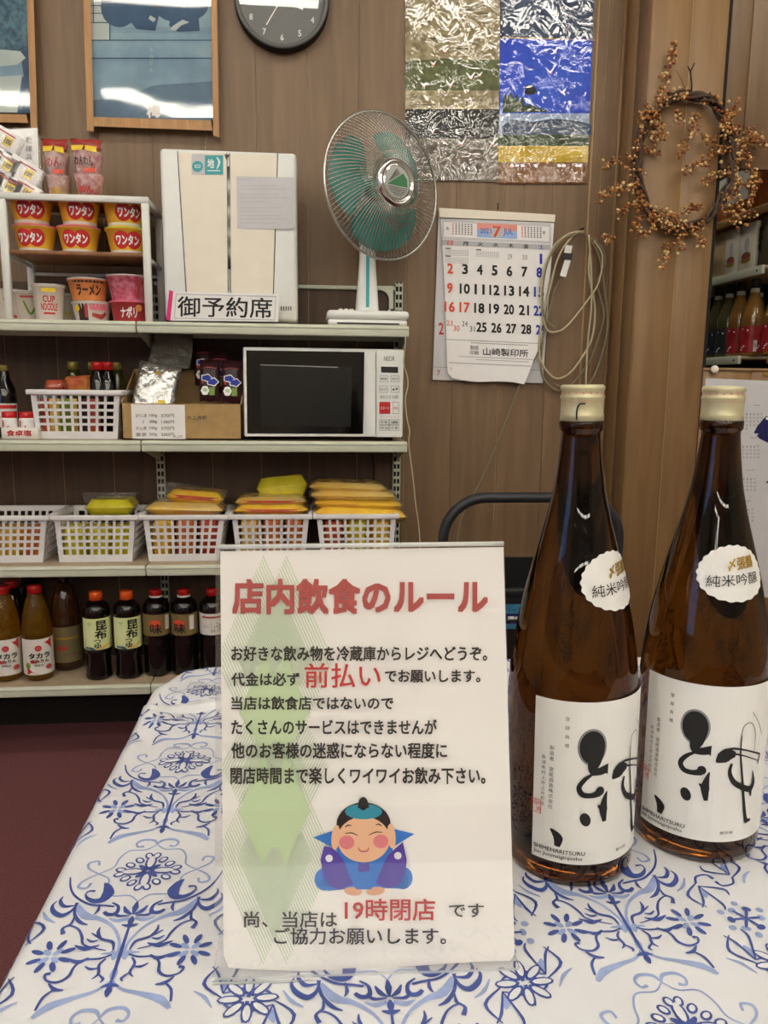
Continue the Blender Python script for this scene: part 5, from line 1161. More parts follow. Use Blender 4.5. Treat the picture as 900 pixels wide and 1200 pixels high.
# silver pouch
sp = thing('silver_pouch', 'crinkled silver foil pouch leaning in the cardboard box', 'packet', tuple(onY(183,474,2.40)))
c0=onY(183,456,2.40); m=MB(); T=TR(c0.x,c0.y,c0.z,R(72),R(0),0)@Matrix.Rotation(R(-9),4,'Z'); pillow(m,-.062,.062,-.080,.080,-.020,.020,'foil',18,.28,4,.04,T); m.build('pouch',sp)
m=MB(); m.fn=pxY(2.372); m=DN(); m.fn=lambda u,v,w: onY(u,v,2.372-w+(474-v)*.0008); m.ell(186,440,3.2,6.5,.006,'ink_gold',14,rot=-.5); m.rect(185,469,193,473,.012,'ink_yellow'); m.build('seal_sticker',sp)
quadslab('bag_top', [(182,392),(226,392),(225,414),(222,432),(172,430)], -.004, .004, 'foil_dark', sp, pxY(2.46))
# dark snack packets
mat('packet_maroon', (62,26,32), .35, var=.2, scale=20)
sn0=None
for i,(x,y,Y,lab) in enumerate(((246,446,2.40,'dark snack packet with blue flowers, the front left one in the cardboard box'),(272,447,2.39,'dark snack packet with blue flowers, beside the microwave corner'),(257,436,2.45,'dark snack packet with blue flowers, standing behind the front two'),(240,428,2.48,'dark snack packet in the rear row of the cardboard box'))):
    t=thing('snack_packet',lab,'packet',tuple(onY(x,470,Y)),0,'dark snack packets')
    c0=onY(x,y,Y); w_=.030; hh=.055
    T=TR(c0.x,c0.y,c0.z,R(78),0,0); m=MB(); pillow(m,-w_,w_,-hh*1.15,hh*1.15,-.014,.014,'packet_maroon',8,.5,i,.08,T); m.build('wrapper',t)
    m=MB(); m.T=TR(c0.x,c0.y-.015,c0.z,R(-12),0,0); m.fn=FLAT
    for cx_,cy_,s_ in ((-.008,.008,.014),(.010,-.004,.015)): m.ell(cx_,cy_,s_*1.15,s_*.85,.001,'ink_white',18,1,.12,5); m.ell(cx_,cy_,s_*.95,s_*.62,.0016,'ink_blue',18,1,.12,5)
    m.ell(-.012,-.030,.012,.014,.001,'ink_white',14,1,.1,6); m.rect(.000,-.044,.016,-.020,.0012,'ink_green'); m.ell(-.012,-.028,.007,.006,.0018,'hatch_green',10); m.stroke([(-.024,.036),(0,.040),(.022,.036)],[.001,.002,.001],.001,'ink_title'); m.rect(-.022,-.010,-.016,.0,.0012,'ink_red')
    m.build('printed_front',t)
# ------------------------------------------------------------------ plastic baskets
def lattice(m, A, B, Cc, D, nu, nv, th, solid_b, solid_t, side, mt='basket_plastic', bw=.0072):
    # A B bottom corners, D C top corners of a wall; bars leave nu x nv square holes
    A,B,Cc,D=map(Vector,(A,B,Cc,D))
    def pt(u,v): return (A*(1-u)+B*u)*(1-v)+(D*(1-u)+Cc*u)*v
    n=(B-A).cross(D-A).normalized()*th*side
    def quad(u0,u1,v0,v1):
        q=[pt(u0,v0),pt(u1,v0),pt(u1,v1),pt(u0,v1)]; q2=[p-n for p in q]
        m.add([tuple(p) for p in q+q2],[(0,1,2,3),(7,6,5,4),(0,4,5,1),(1,5,6,2),(2,6,7,3),(3,7,4,0)],mt)
    H=(D-A).length; Wd=(B-A).length; eu=.014/Wd
    quad(0,1,0,solid_b); quad(0,1,1-solid_t,1); quad(0,eu,solid_b,1-solid_t); quad(1-eu,1,solid_b,1-solid_t)
    for i in range(1,nu): u=eu+(1-2*eu)*i/nu; quad(u-bw/2/Wd,u+bw/2/Wd,solid_b,1-solid_t)
    for j in range(1,nv): v=solid_b+(1-solid_b-solid_t)*j/nv; quad(eu,1-eu,v-bw/2/H,v+bw/2/H)
def basket(label, x0, x1, xb0, xb1, Yf, Yb, z0, z1, nu, nv, group=None):
    t=thing('basket',label,'basket',((x0+x1)/2,Yf,z0),0,group)
    i=.014; m=MB(); bf,bb=Yf+.012,Yb-.012
    lattice(m,(xb0,bf,z0),(xb1,bf,z0),(x1-i/2,Yf+.004,z1),(x0+i/2,Yf+.004,z1),nu,nv,.002,.16,.10,1)
    lattice(m,(xb1,bb,z0),(xb0,bb,z0),(x0+i/2,Yb-.004,z1),(x1-i/2,Yb-.004,z1),nu,nv,.002,.16,.10,1)
    lattice(m,(xb1,bf,z0),(xb1,bb,z0),(x1-i/2,Yb-.004,z1),(x1-i/2,Yf+.004,z1),nu,nv,.002,.16,.10,1)
    lattice(m,(xb0,bb,z0),(xb0,bf,z0),(x0+i/2,Yf+.004,z1),(x0+i/2,Yb-.004,z1),nu,nv,.002,.16,.10,1)
    m.box(xb0,xb1,bf,bb,z0,z0+.002,'basket_plastic'); m.build('basket_wall',t)
    r=MB(); w_=.009
    r.rbox(x0-.003,x1+.003,Yf-.006,Yf+.006,z1-.012,z1+.003,'basket_plastic',.003).rbox(x0-.003,x1+.003,Yb-.006,Yb+.006,z1-.012,z1+.003,'basket_plastic',.003)
    r.rbox(x0-.003,x0+w_,Yf,Yb,z1-.012,z1+.003,'basket_plastic',.003).rbox(x1-w_,x1+.003,Yf,Yb,z1-.012,z1+.003,'basket_plastic',.003); r.build('rim',t)
    return t
mat('pk_yellow', (246,206,60), .4, rgb2=(236,176,40), scale=18, coat=.3); mat('pk_lemon', (232,222,40), .4, rgb2=(214,200,30), scale=22, coat=.3); mat('pk_orange', (226,150,60), .4, rgb2=(206,90,50), scale=25, coat=.3); mat('pk_cream', (238,208,130), .4, rgb2=(240,196,80), scale=16, coat=.3); mat('pk_red', (184,56,40), .4, rgb2=(210,96,60), scale=30, coat=.3); mat('pk_clear', (190,186,170), .3, var=.1)
ST=[('leftmost',-42,57,-34,50,6),('second',60,161,69.5,155,0),('third',164,266,174.5,256,1),('fourth',268.5,365,278,357,2),('rightmost',368,467,377,460,3)]
YFb,YBb=2.335,2.535
def packet(lab, x0,x1,y0,y1,z0,z1,mt,seed, film_=True, tilt=(0,0,0), n=10, strip=None):
    cx_,cy_,cz_=(x0+x1)/2,(y0+y1)/2,(z0+z1)/2; t=thing('noodle_packet',lab,'packet',(cx_,cy_,z0))
    T=TR(cx_,cy_,cz_,*tilt); hx,hy,hz=(x1-x0)/2,(y1-y0)/2,(z1-z0)/2
    if not film_: T=T@Matrix.Rotation(R(90),4,'X'); hy,hz=hz,hy
    m=MB(); pillow(m,-hx*.95,hx*.95,-hy*.95,hy*.95,-hz*.95,hz*.95,mt,n,.25 if film_ else .25,seed,.03,T,pw=9 if film_ else 14); m.build('contents',t)
    if strip:
        s_=MB(); s_.T=T; s_.fn=lambda u,v,w: (u,-hy*.93-.001-w+abs(u/hx)**3*.01,v); s_.rect(-hx*.8,-hz*.25,hx*.8,hz*.30,.0015,strip,8,1); s_.build('printed_band',t)
    if film_: m=MB(); pillow(m,-hx*1.01,hx*1.01,-hy,hy,-hz,hz,'clear_bag',n,.25,seed+9,.04,T,pw=8); m.build('clear_wrapper',t)
    return t
zr3=onY(110,605,YFb).z
fillers=[('pk_cream','pk_yellow','pk_orange'),('pk_lemon','pk_lemon','pk_lemon'),('pk_yellow','pk_orange','pk_red'),('pk_cream','pk_orange','pk_orange'),('pk_red','pk_lemon','pk_yellow')]
for bi,(nm,p0,p1,q0,q1,_) in enumerate(ST):
    zt_=zr3; X0,X1=xat(p0,YFb,zt_),xat(p1,YFb,zt_); B0,B1=xat(q0,YFb+.012,S3),xat(q1,YFb+.012,S3)
    basket('white lattice basket of packets on the third shelf, '+({'leftmost':'leftmost of the five','second':'one lemon packet on top','third':'tilted striped packet on top','fourth':'low striped packets on top','rightmost':'heaped with yellow bags'}[nm]),X0,X1,B0,B1,YFb,YBb,S3,zt_,9,5,'white baskets of noodle packets')
    a,b__,c__=fillers[bi]; w3=(B1-B0)/3; hh=zt_-S3
    for i,mt in enumerate((a,b__,c__)):
        packet('%s packet inside the %s basket of the third shelf, behind the lattice, %s'%({'pk_cream':'cream','pk_yellow':'yellow','pk_orange':'orange','pk_lemon':'lemon yellow','pk_red':'red'}[mt],nm,('left','middle','right')[i]),B0+.006+w3*i,B0+w3*(i+1)-.004,YFb+.022,YBb-.03,S3+.003,S3+hh*(.74 if bi in(0,1) else .9),mt,bi*3+i,False)
def pkx(px0,px1,py0,py1,Y,dy,lab,mt,seed,tilt=(0,0,0),film_=True,strip=None):
    a=onY(px0,py1,Y); b_=onY(px1,py0,Y); return packet(lab,a.x,b_.x,Y,Y+dy,a.z,b_.z,mt,seed,film_,tilt,strip=strip)
pkx(99,155,586,605,2.39,.12,'lemon yellow packet lying on top of the second basket','pk_lemon',21)
quadslab('bag_end',[(97,577),(160,577),(158,590),(99,590)],0,.0008,'clear_bag',tag(thing('clear_bag','empty end of a clear bag sticking up behind the lemon yellow packet','bag',tuple(onY(128,590,2.50))),'empty end of a clear bag sticking up behind the lemon yellow packet','bag'),pxY(2.50))
pkx(168,262,590,606,2.37,.14,'clear bagged pale yellow packet flat on the third basket','pk_cream',22,(0,R(2),0))
pkx(194,262,576,592,2.39,.12,'red and yellow striped packet tilted on top of the third basket','pk_yellow',23,(0,R(5),0),strip='pk_red')
quadslab('bag_end',[(184,563),(267,574),(262,590),(187,592)],0,.0008,'clear_bag',thing('clear_bag','clear bag end rising behind the striped packet of the third basket','bag',tuple(onY(225,590,2.50))),pxY(2.50))
pkx(272,363,592,606,2.36,.15,'flat yellow packet with a red band, lower one on the fourth basket','pk_yellow',24,strip='pk_red')
pkx(274,360,583,594,2.37,.14,'flat pale packet with a red band, upper one on the fourth basket','pk_cream',25,strip='pk_red')
pkx(300,362,560,586,2.46,.08,'yellow green packet standing in a clear bag behind the fourth basket','pk_lemon',26,(R(-12),R(-6),0))
for i,(a,b_,c_,d_,mt) in enumerate(((366,480,596,613,'pk_yellow'),(366,474,585,598.5,'pk_yellow'),(362,466,576,587.5,'pk_cream'),(361,456,567,578,'pk_cream'))):
    pkx(a,b_,c_,d_,2.35+.01*(i%2),.16,('lowest, widest','second','third','topmost')[i]+' pale yellow bag heaped on the rightmost basket',mt,30+i,(0,R((3,2,1,2)[i]),0))

# upper basket of sauces on the second shelf
zt2=onY(88,458,YFb).z; X0,X1=xat(31.5,YFb,zt2),xat(142.5,YFb,zt2); B0,B1=xat(43,YFb+.012,S2),xat(138,YFb+.012,S2)
basket('white lattice basket of sauces beside the cardboard box',X0,X1,B0,B1,YFb,YBb,S2,zt2,9,5)
def bottle(name,label,prof,mt,cap,capmt,group=None,cat='bottle',lab=None,n=28):
    t=thing(name,label,cat,(0,0,0),0,group); MB().lathe(prof,mt,n).build('bottle_body',t,local=True)
    r,z0,z1=cap; MB().lathe([(r,z0),(r,z1-.003),(r-.002,z1)],capmt,20).build('cap',t,local=True)
    if lab:
        (lr,v0,v1,am,lmt,fn2)=lab; k=MB(); k.fn=lambda u,v,w: ((lr+w)*math.sin(u/lr),-(lr+w)*math.cos(u/lr),v); k.rect(-am*lr,v0,am*lr,v1,.0006,lmt,22,1); L=k.build('label',t,local=True)
        if fn2: k=MB(); k.fn=lambda u,v,w: ((lr+w)*math.sin(u/lr),-(lr+w)*math.cos(u/lr),v); fn2(k,lr); k.build('lettering',L,local=True)
    return t
def setb(o,px_,Y,z,ra=0,zz=.1): X=xat(px_,Y,z+zz); o.location=(X,Y,z); o.rotation_euler=(0,0,faceaz(X,Y)+ra); return o
mat('soy_dark', (12,8,9), .1, var=0, coat=.5); mat('cap_red', (196,28,30), .3, var=.03); mat('cap_orange', (238,96,30), .35, var=.03); mat('cap_olive', (150,140,70), .35, metal=.3); mat('label_lime', (226,232,180), .5, rgb2=(216,226,160), scale=14); mat('label_brown', (126,108,66), .45, var=.05); mat('label_white', (226,222,216), .5, var=.02); mat('leaf_lime', (150,170,50), .5, rgb2=(90,130,40), scale=30)
mat('mirin_oil', (244,184,56), .03, var=0, trans=.93, ior=1.15, coat=.5); mat('brown_glass', (70,40,20), .1, var=.05, trans=.3, coat=.5); mat('salt_white', (232,230,228), .5, var=.02); mat('olive_glass', (70,70,30), .15, var=.1, coat=.4)
SOYS=[(.028,0),(.031,.004),(.031,.10),(.028,.125),(.016,.15),(.013,.165),(.013,.175)]
def l_s(k,r): k.text('醤油',-.014,.045,.014,.075,.002,'ink_red',.02); k.rect(-.03,.085,.03,.095,.002,'ink_red',8,1)
setb(bottle('soy_sauce_bottle','dark soy bottle with a white label at the left photo edge, second shelf',[(a,b_*1.15) for a,b_ in SOYS],'soy_dark',(.0135,.195,.212),'cap_olive',lab=(.0312,.03,.10,1.2,'label_white',l_s)),7,2.43,S2)
HS=onY(120,424,2.405).z-S2-.003; HJ=onY(112,424,2.495).z-S2-.003
for px_,Y,lab in ((116,2.40,'small red-capped soy bottle in the sauce basket, the left of two'),(127.5,2.41,'small red-capped soy bottle in the sauce basket, the right of two')):
    setb(bottle('soy_sauce_bottle',lab,[(.022,0),(.024,.004),(.024,.12),(.022,HS-.045),(.014,HS-.030),(.014,HS-.022)],'soy_dark',(.0165,HS-.024,HS),'cap_red','red-capped soy bottles'),px_,Y,S2+.003)
for px_,Y,lab in ((88,2.49,'jar with an olive gold cap in the sauce basket, left of three'),(112,2.50,'jar with an olive gold cap in the sauce basket, middle of three'),(138,2.49,'jar with an olive gold cap in the sauce basket, next to the cardboard box')):
    setb(bottle('sauce_jar',lab,[(.022,0),(.025,.004),(.025,HJ-.06),(.018,HJ-.035),(.016,HJ-.02)],'olive_glass',(.017,HJ-.024,HJ),'cap_olive','jars with olive caps'),px_,Y,S2+.003)
pkx(74,106,440,462,2.44,.04,'reddish brown packet standing among the sauce bottles','pk_orange',41,(0,R(-5),0),False); pkx(52,74,445,462,2.40,.04,'red foil packet at the left in the sauce basket','pk_red',42,(0,0,0),True)
for i,(px_,mt,nm) in enumerate(((54,'pk_red','red'),(64,'pk_cream','cream'),(76,'leaf_lime','green'),(97,'packet_maroon','maroon'),(86,'pk_cream','cream and green'),(110,'pk_red','red'))):
    a=onY(px_-6,510,2.37); b_=onY(px_+6,466,2.37); packet('%s seasoning sachet standing inside the sauce basket, %s'%(nm,('far left','second','third','fourth','between the fourth and third','right')[i]),a.x,b_.x,2.365+(.016 if i in (4,) else 0),2.39,S2+.003,b_.z,mt,50+i,False)
# table salt twin pack
slt=thing('salt_twin_pack','red and white twin pack of table salt shakers left of the sauce basket','salt pack',tuple(onY(22,514,2.33)))
a=onY(2,513,2.325); b_=onY(43,474,2.325); zc=onY(20,501,2.325).z
for px_ in (12,32):
    X=xat(px_,2.35,S2+.03); MB().lathe([(.020,0),(.0215,.003),(.0215,.055),(.019,.062)],'salt_white',24,(X,2.35,S2)).build('shaker',slt)
    MB().lathe([(.0195,.060),(.020,.062),(.020,.076),(.018,.078)],'cap_red',20,(X,2.35,S2)).build('shaker_cap',slt)
    k=MB(); k.fn=lambda u,v,w: (X+(.0215+w)*math.sin(u/.0215),2.35-(.0215+w)*math.cos(u/.0215),S2+v); k.stroke([(-.014,.030),(-.012,.045),(-.014,.054)],[.003,.005,.004],.001,'ink_red'); k.stroke([(-.006,.030),(.002,.036),(.004,.040)],[.001,.003,.001],.001,'ink_red'); k.build('shaker_print',slt)
MB().rbox(a.x,b_.x,2.323,2.374,S2,zc,'label_white',.002,1).build('carton',slt)
m=DN(); m.fn=pxY(2.323); m.text('食卓塩',7.5,504,37,511,.0008,'ink_red',.03); m.build('lettering',slt)

# ------------------------------------------------------------------ bottles on the bottom shelf
MIR=[(.034,0),(.040,.004),(.041,.012),(.0435,.02),(.0435,.135),(.0445,.142),(.0445,.150),(.0425,.156),(.042,.175),(.038,.205),(.031,.235),(.023,.258),(.015,.270),(.014,.276)]
mat('badge_pink', (200,90,96), .5, var=0)
def l_m(k,r):
    k.poly([(-.004,.130),(.038,.133),(.038,.098),(.030,.110),(.018,.122)],.0016,'ink_red'); k.poly([(-.038,.024),(-.008,.024),(-.024,.034),(-.038,.048)],.0016,'ink_red'); k.ell(-.002,.106,.0095,.0095,.0018,'ink_red',16,2); k.ell(-.002,.106,.006,.006,.0022,'badge_pink',12,1)
    k.text('タカラ',-.030,.074,.030,.092,.0022,'ink_black',.05); k.text('本みりん',-.026,.060,.026,.072,.0022,'ink_black',.05); k.text('純米',-.026,.059,-.008,.070,.0026,'ink_red',.04); k.text('国産米',-.014,.050,.010,.056,.0022,'ink_soft',.02); k.ell(.026,.044,.010,.008,.002,'ink_title',14,2); k.ell(-.034,.052,.008,.010,.002,'leaf_lime',12,1)
mir=bottle('mirin_bottle','golden cooking wine bottle with a red cap, the one fully in view',MIR,'mirin_oil',(.0205,.268,.292),'cap_red','golden cooking wine bottles',lab=(.0437,.022,.134,1.45,'label_white',l_m),n=36)
YB4=2.375; zz4=onY(44,801,2.34).z
m1=setb(mir,44.5,YB4,S4,.05); X=xat(7,YB4,S4+.1); dup(mir,(X,YB4,S4),faceaz(X,YB4),'golden cooking wine bottle with a red cap, cut by the left photo edge','golden cooking wine bottles')
for px_,Y,lab,sc in ((17,2.468,'dark bottle with a red cap behind the two golden bottles, shorter one',.285),(37,2.545,'dark bottle with a red cap behind the two golden bottles, taller one',.305)):
    s_=sc/.292; setb(bottle('sauce_bottle',lab,[(a,b_*s_) for a,b_ in MIR],'soy_dark',(.0185,.268*s_,sc),'cap_red'),px_,Y,S4)
def l_d(k,r): k.rect(-.036,.105,.040,.112,.001,'ink_gold',10,1); k.text('純米',-.028,.070,.0,.085,.002,'ink_red',.04); k.text('みりん',-.010,.055,.025,.062,.002,'ink_soft')
mat('label_dim', (120,108,76), .5, var=.05)
setb(bottle('sauce_bottle','dim brown bottle with an olive label standing alone behind the front row',[(a*1.06,b_*1.04) for a,b_ in MIR],'brown_glass',(.018,.28,.30),'soy_dark',lab=(.0470,.03,.145,1.5,'label_dim',l_d)),78,2.46,S4)
KON=[(.036,0),(.040,.003),(.0405,.01),(.038,.02),(.0375,.075),(.041,.085),(.0415,.092),(.0395,.096),(.0395,.198),(.0405,.203),(.0400,.216),(.0365,.229),(.0280,.238),(.0185,.243),(.016,.25)]
def l_k(k,r):
    k.poly([(-.042,.098),(.042,.098),(.042,.128),(.020,.112),(.0,.116),(-.025,.124),(-.042,.132)],.0012,'leaf_lime'); k.stroke([(-.01,.101),(.02,.108),(.042,.118)],[.002,.010,.004],.0018,'pk_cream'); k.stroke([(-.042,.104),(-.02,.103),(-.01,.099)],[.006,.008,.002],.0018,'leaf_blue')
    k.text('昆',-.006,.160,.026,.190,.0024,'ink_black',.03); k.text('布',-.010,.132,.024,.160,.0024,'ink_black',.03); k.text('つ',-.014,.119,.006,.131,.0028,'ink_black',.02); k.text('ゆ',-.012,.103,.006,.119,.0030,'ink_black',.02); k.ell(-.025,.180,.008,.004,.0016,'hatch_green',12); k.rect(-.030,.171,-.020,.173,.0016,'hatch_green')
kon=bottle('noodle_sauce_bottle','dark sauce bottle with an orange cap and lime label, nearer the golden bottles',KON,'soy_dark',(.0195,.246,.272),'cap_orange','orange-capped kelp sauce bottles',lab=(.0405,.098,.196,1.5,'label_lime',l_k),n=36)
setb(kon,115,2.37,S4,.05); X=xat(150.5,2.375,S4+.1); dup(kon,(X,2.375,S4),faceaz(X,2.375)+.12,'dark sauce bottle with an orange cap and lime label, beside the brown labelled bottles')
AJI=[(.036,0),(.040,.003),(.041,.012),(.041,.115),(.0385,.125),(.040,.130),(.0405,.202),(.0400,.214),(.0370,.227),(.0290,.238),(.0185,.245),(.017,.25)]
def l_a(k,r):
    k.ell(-.004,.170,.017,.013,.0014,'ink_orange',18,3); k.text('味',-.018,.140,.016,.172,.0024,'ink_black',.02); k.vtext('しょうゆ',.021,.188,.008,.010,.002,'ink_red'); k.rect(.028,.150,.044,.195,.0016,'label_white',4,1)
aji=bottle('soy_sauce_bottle','dark soy bottle with a brown label and red cap, beside the orange-capped bottles',AJI,'soy_dark',(.0185,.252,.270),'cap_red','brown-labelled soy bottles',lab=(.0405,.132,.200,1.7,'label_brown',l_a),n=36)
MB().lathe([(.0205,.247),(.0205,.252),(.0185,.2525)],'label_white',20).build('cap_ring',aji,local=True)
setb(aji,184.5,2.39,S4,-.05); X=xat(217,2.39,S4+.1); dup(aji,(X,2.39,S4),faceaz(X,2.39)-.35,'dark soy bottle with a brown label turned leftwards, second one along')
def l_w(k,r): k.text('しょうゆ',-.006,.140,.024,.172,.002,'ink_black',.0); k.rect(-.034,.186,.034,.192,.0016,'ink_title',10,1); k.text('こいくち',-.030,.155,-.012,.163,.002,'ink_soft')
setb(bottle('soy_sauce_bottle','dark soy bottle with a white label, half hidden by the notice',AJI,'soy_dark',(.0185,.250,.270),'cap_red',lab=(.0405,.132,.200,1.7,'label_white',l_w),n=36),250,2.39,S4)

# ------------------------------------------------------------------ trolley behind the table, crate, packet
tr=thing('platform_trolley','flat platform trolley with a dark looped push handle behind the table','trolley',(.62,1.9,0))
YT=2.20; hx0=onY(519,632,YT).x; hx1=onY(725,632,YT).x; hzt=onY(620,583,YT).z; rr_=.125
pts=[(hx0,YT,.20),(hx0,YT,hzt-rr_)]+[(hx0+rr_-rr_*math.cos(a),YT,hzt-rr_+rr_*math.sin(a)) for a in [R(d) for d in range(9,90,9)]]+[(hx0+rr_,YT,hzt),(hx1-rr_,YT,hzt)]+[(hx1-rr_+rr_*math.sin(a),YT,hzt-rr_+rr_*math.cos(a)) for a in [R(d) for d in range(9,90,9)]]+[(hx1,YT,hzt-rr_),(hx1,YT,.20)]
MB().tube(pts,.0155,'dark_tube',12).build('handle',tr)
MB().rbox(hx0-.03,hx1+.03,1.36,2.24,.16,.20,'dark_tube',.01).build('deck',tr)
for X in (hx0+.03,hx1-.03):
    for Y in (1.44,2.14):
        w_=MB(); w_.T=Matrix.Translation((X,Y,.055))@Matrix.Rotation(R(90),4,'Y'); w_.lathe([(.055,-.014),(.055,.014)],'black_rubber',20); w_.build('wheel',tr); MB().box(X-.022,X-.016,Y-.02,Y+.02,.05,.162,'steel_wire').box(X+.016,X+.022,Y-.02,Y+.02,.05,.162,'steel_wire').build('wheel_fork',tr)
YK=1.80; kx0=onY(500,700,YK).x; kx1=onY(728,700,YK).x; kzt=onY(600,689,YK).z
for i in range(2):
    h0=.20+i*(kzt-.20)/2; h1=.20+(i+1)*(kzt-.20)/2
    t=thing('crate',('lower','upper')[i]+' black plastic crate on the platform trolley'+(', hidden below the table top','')[0 if i==0 else 1],'crate',((kx0+kx1)/2,YK,h0),0,'black plastic crates')
    m=MB(); 
    for a in ((kx0,kx1,YK,YK+.008),(kx0,kx1,YK+.34,YK+.348),(kx0,kx0+.008,YK,YK+.348),(kx1-.008,kx1,YK,YK+.348)): m.box(a[0],a[1],a[2],a[3],h0,h1-.002,'black_plastic')
    m.box(kx0,kx1,YK,YK+.348,h0,h0+.006,'black_plastic'); m.build('crate_wall',t)
    m=MB(); m.rbox(kx0-.006,kx1+.006,YK-.008,YK+.002,h1-.020,h1-.002,'black_plastic',.003).rbox(kx0-.006,kx1+.006,YK-.008,YK+.002,h1-.085,h1-.078,'black_plastic',.002).rbox(kx0-.006,kx1+.006,YK+.346,YK+.356,h1-.020,h1-.002,'black_plastic',.003); m.build('rim',t)
    if i:
        mat('label_teal',(62,130,160),.4,rgb2=(44,96,130),scale=20); m=DN(); m.fn=pxY(YK-.001); m.rect(560,708,614,737,.0008,'label_teal'); m.rect(560,719,614,731,.0012,'ink_navy'); m.text('酒シリーズ',578,712,613,717.5,.0018,'ink_navy',.01); m.text('環境',595,722,611,730,.0020,'ink_white',.03); m.build('label',t,'blue printed label')
# purple packet lying on the table behind the notice
mat('pack_purple',(150,120,196),.35,rgb2=(128,92,176),scale=30); mat('pack_white2',(236,234,238),.35)
pk=thing('snack_packet','purple and white snack packet with yellow print, lying behind the notice','packet',(.155,.95,TZ+.0012))
m=MB(); m.T=TR(.150,.93,TZ+.0085,0,0,R(-8)); pillow(m,-.05,.05,-.125,.125,-.006,.006,'pack_white2',12,.4,61,.04,m.T); m.build('wrapper',pk)
m=MB(); m.T=TR(.150,.93,TZ+.0085,0,0,R(-8)); m.fn=lambda u,v,w:(u,v,.0062+w)
m.rect(-.044,-.065,.044,-.015,.0006,'pack_purple',4,4); m.rect(-.044,.005,.044,.045,.0006,'pack_purple',4,4); m.rect(-.044,-.015,.040,-.002,.001,'ink_yellow'); m.ell(.02,-.022,.025,.016,.0014,'ink_yellow',18); m.ell(0,.075,.04,.02,.0008,'pack_purple',18); m.text('おつまみ',-.036,.052,.036,.064,.0012,'ink_black',.03); m.build('printed_front',pk)

# ------------------------------------------------------------------ year calendar, magnet and the niche on the right
yc=thing('year_calendar','white 2023 year calendar pinned below the ledge at the right','calendar',tuple(onY(870,700,PYF)))
quadslab('sheet',[(827,443),(960,449),(951,702),(806,697)],.0010,.0018,'paper_grey',yc,pxY(PYF))
m=DN(); m.fn=pxY(PYF); m.text('2023',822,455,838.5,461,.0026,'ink_navy',.0,skew=.04); m.text('Calendar',841,457.5,858.5,460.6,.0026,'ink_soft',0,skew=.02)
for bx,by,c_,nm in ((866,480,31,'February'),(862,518,30,'April'),(858,556,30,'June'),(855,592,31,'August'),(853,628,31,'October'),(905,482,31,'January'),(903,520,30,'March')):
    m.text(nm,bx+17,by-6.0,bx+25,by-3.8,.0026,'ink_soft')
    for i in range(c_+7):
        r_,q=divmod(i,7); 
        if i>6: m.text(str(i-6),bx+q*4.4-1.1,by+r_*4.2,bx+q*4.4+1.2,by+r_*4.2+2.4,.0026,'ink_soft')
m.poly([(883.5,507),(887,500),(897,488),(903,488),(940,500),(938,519),(900,519),(890,514)],.0024,'ink_navy'); m.poly([(897,489),(903,489),(903,492),(898,492)],.0030,'paper'); m.poly([(884,508),(889,508),(888,510),(885,510)],.0030,'paper_grey'); m.poly([(897,566),(903,560),(906,566)],.0026,'ink_navy'); m.build('lettering',yc)
c0=onY(836,433,PYF-.004); mg=MB(); mg.T=Matrix.Translation((c0.x,PYF-.006,c0.z))@Matrix.Rotation(R(90),4,'X'); mg.lathe([(.0125,0),(.0125,.008),(.010,.012),(.002,.013)],'cream_plastic',24)
tag(mg.build('round_magnet'),'round cream magnet on the wooden ledge above the year calendar','magnet')
tape=MB(); tape.fn=pxY(PYF-.004); quadslab('tape_strip',[(895,436),(930,437),(930,441),(895,440)],.0,.001,'ink_gold',yc,pxY(PYF-.0042))
XN=1.55; XB=1.80
zA=onX(866,318,XN).z; zB=onX(850,418,XN).z; zC=onX(870,250,XN).z
struct(MB().box(XB+.02,XB+.05,2.45,4.5,0,CEIL,'dark_gap').build('wall_niche'))
rs2=thing('wall_shelf','shelves with white metal rails running back behind the pillar','shelf',(XN,3,zB))
for z,y0,mt in ((zA,onX(896,312,XN).y,'shelf_metal'),(zB,onX(868,418,XN).y,'shelf_metal'),(zC,2.46,'pk_cream')):
    MB().rbox(XN,XB+.01,y0-.0 if mt=='shelf_metal' else y0,4.4,z-.012,z-.001,'shelf_board' if mt=='shelf_metal' else 'frame_wood',.002,1).build('shelf_board',rs2)
    MB().rbox(XN-.008,XN+.004,y0,4.4,z-.030,z,mt if mt=='shelf_metal' else 'frame_wood',.003,2).build('shelf_rail',rs2)
    if mt=='shelf_metal': m=MB(); m.T=Matrix.Translation((XN-.009,y0+.03,z-.016))@Matrix.Rotation(R(-90),4,'Y'); m.lathe([(.004,0),(.004,.001)],'dark_gap',10); m.build('bolt',rs2)
MB().box(XN+.03,XB+.01,2.46,2.62,zB-.03,zB-.004,'frame_wood').build('shelf_block',rs2)
WN=[(.036,0),(.039,.004),(.039,.12),(.036,.145),(.026,.185),(.0165,.225),(.0145,.245),(.0145,.262)]
mat('plum_amber',(150,106,50),.15,rgb2=(120,80,36),scale=12,coat=.5); mat('plum_olive',(96,90,54),.15,rgb2=(70,66,40),scale=12,coat=.5); mat('neck_clear',(190,194,180),.12,coat=.4); mat('label_crimson',(170,36,40),.4,rgb2=(140,26,32),scale=40); mat('label_navy',(40,52,58),.4,var=.1)
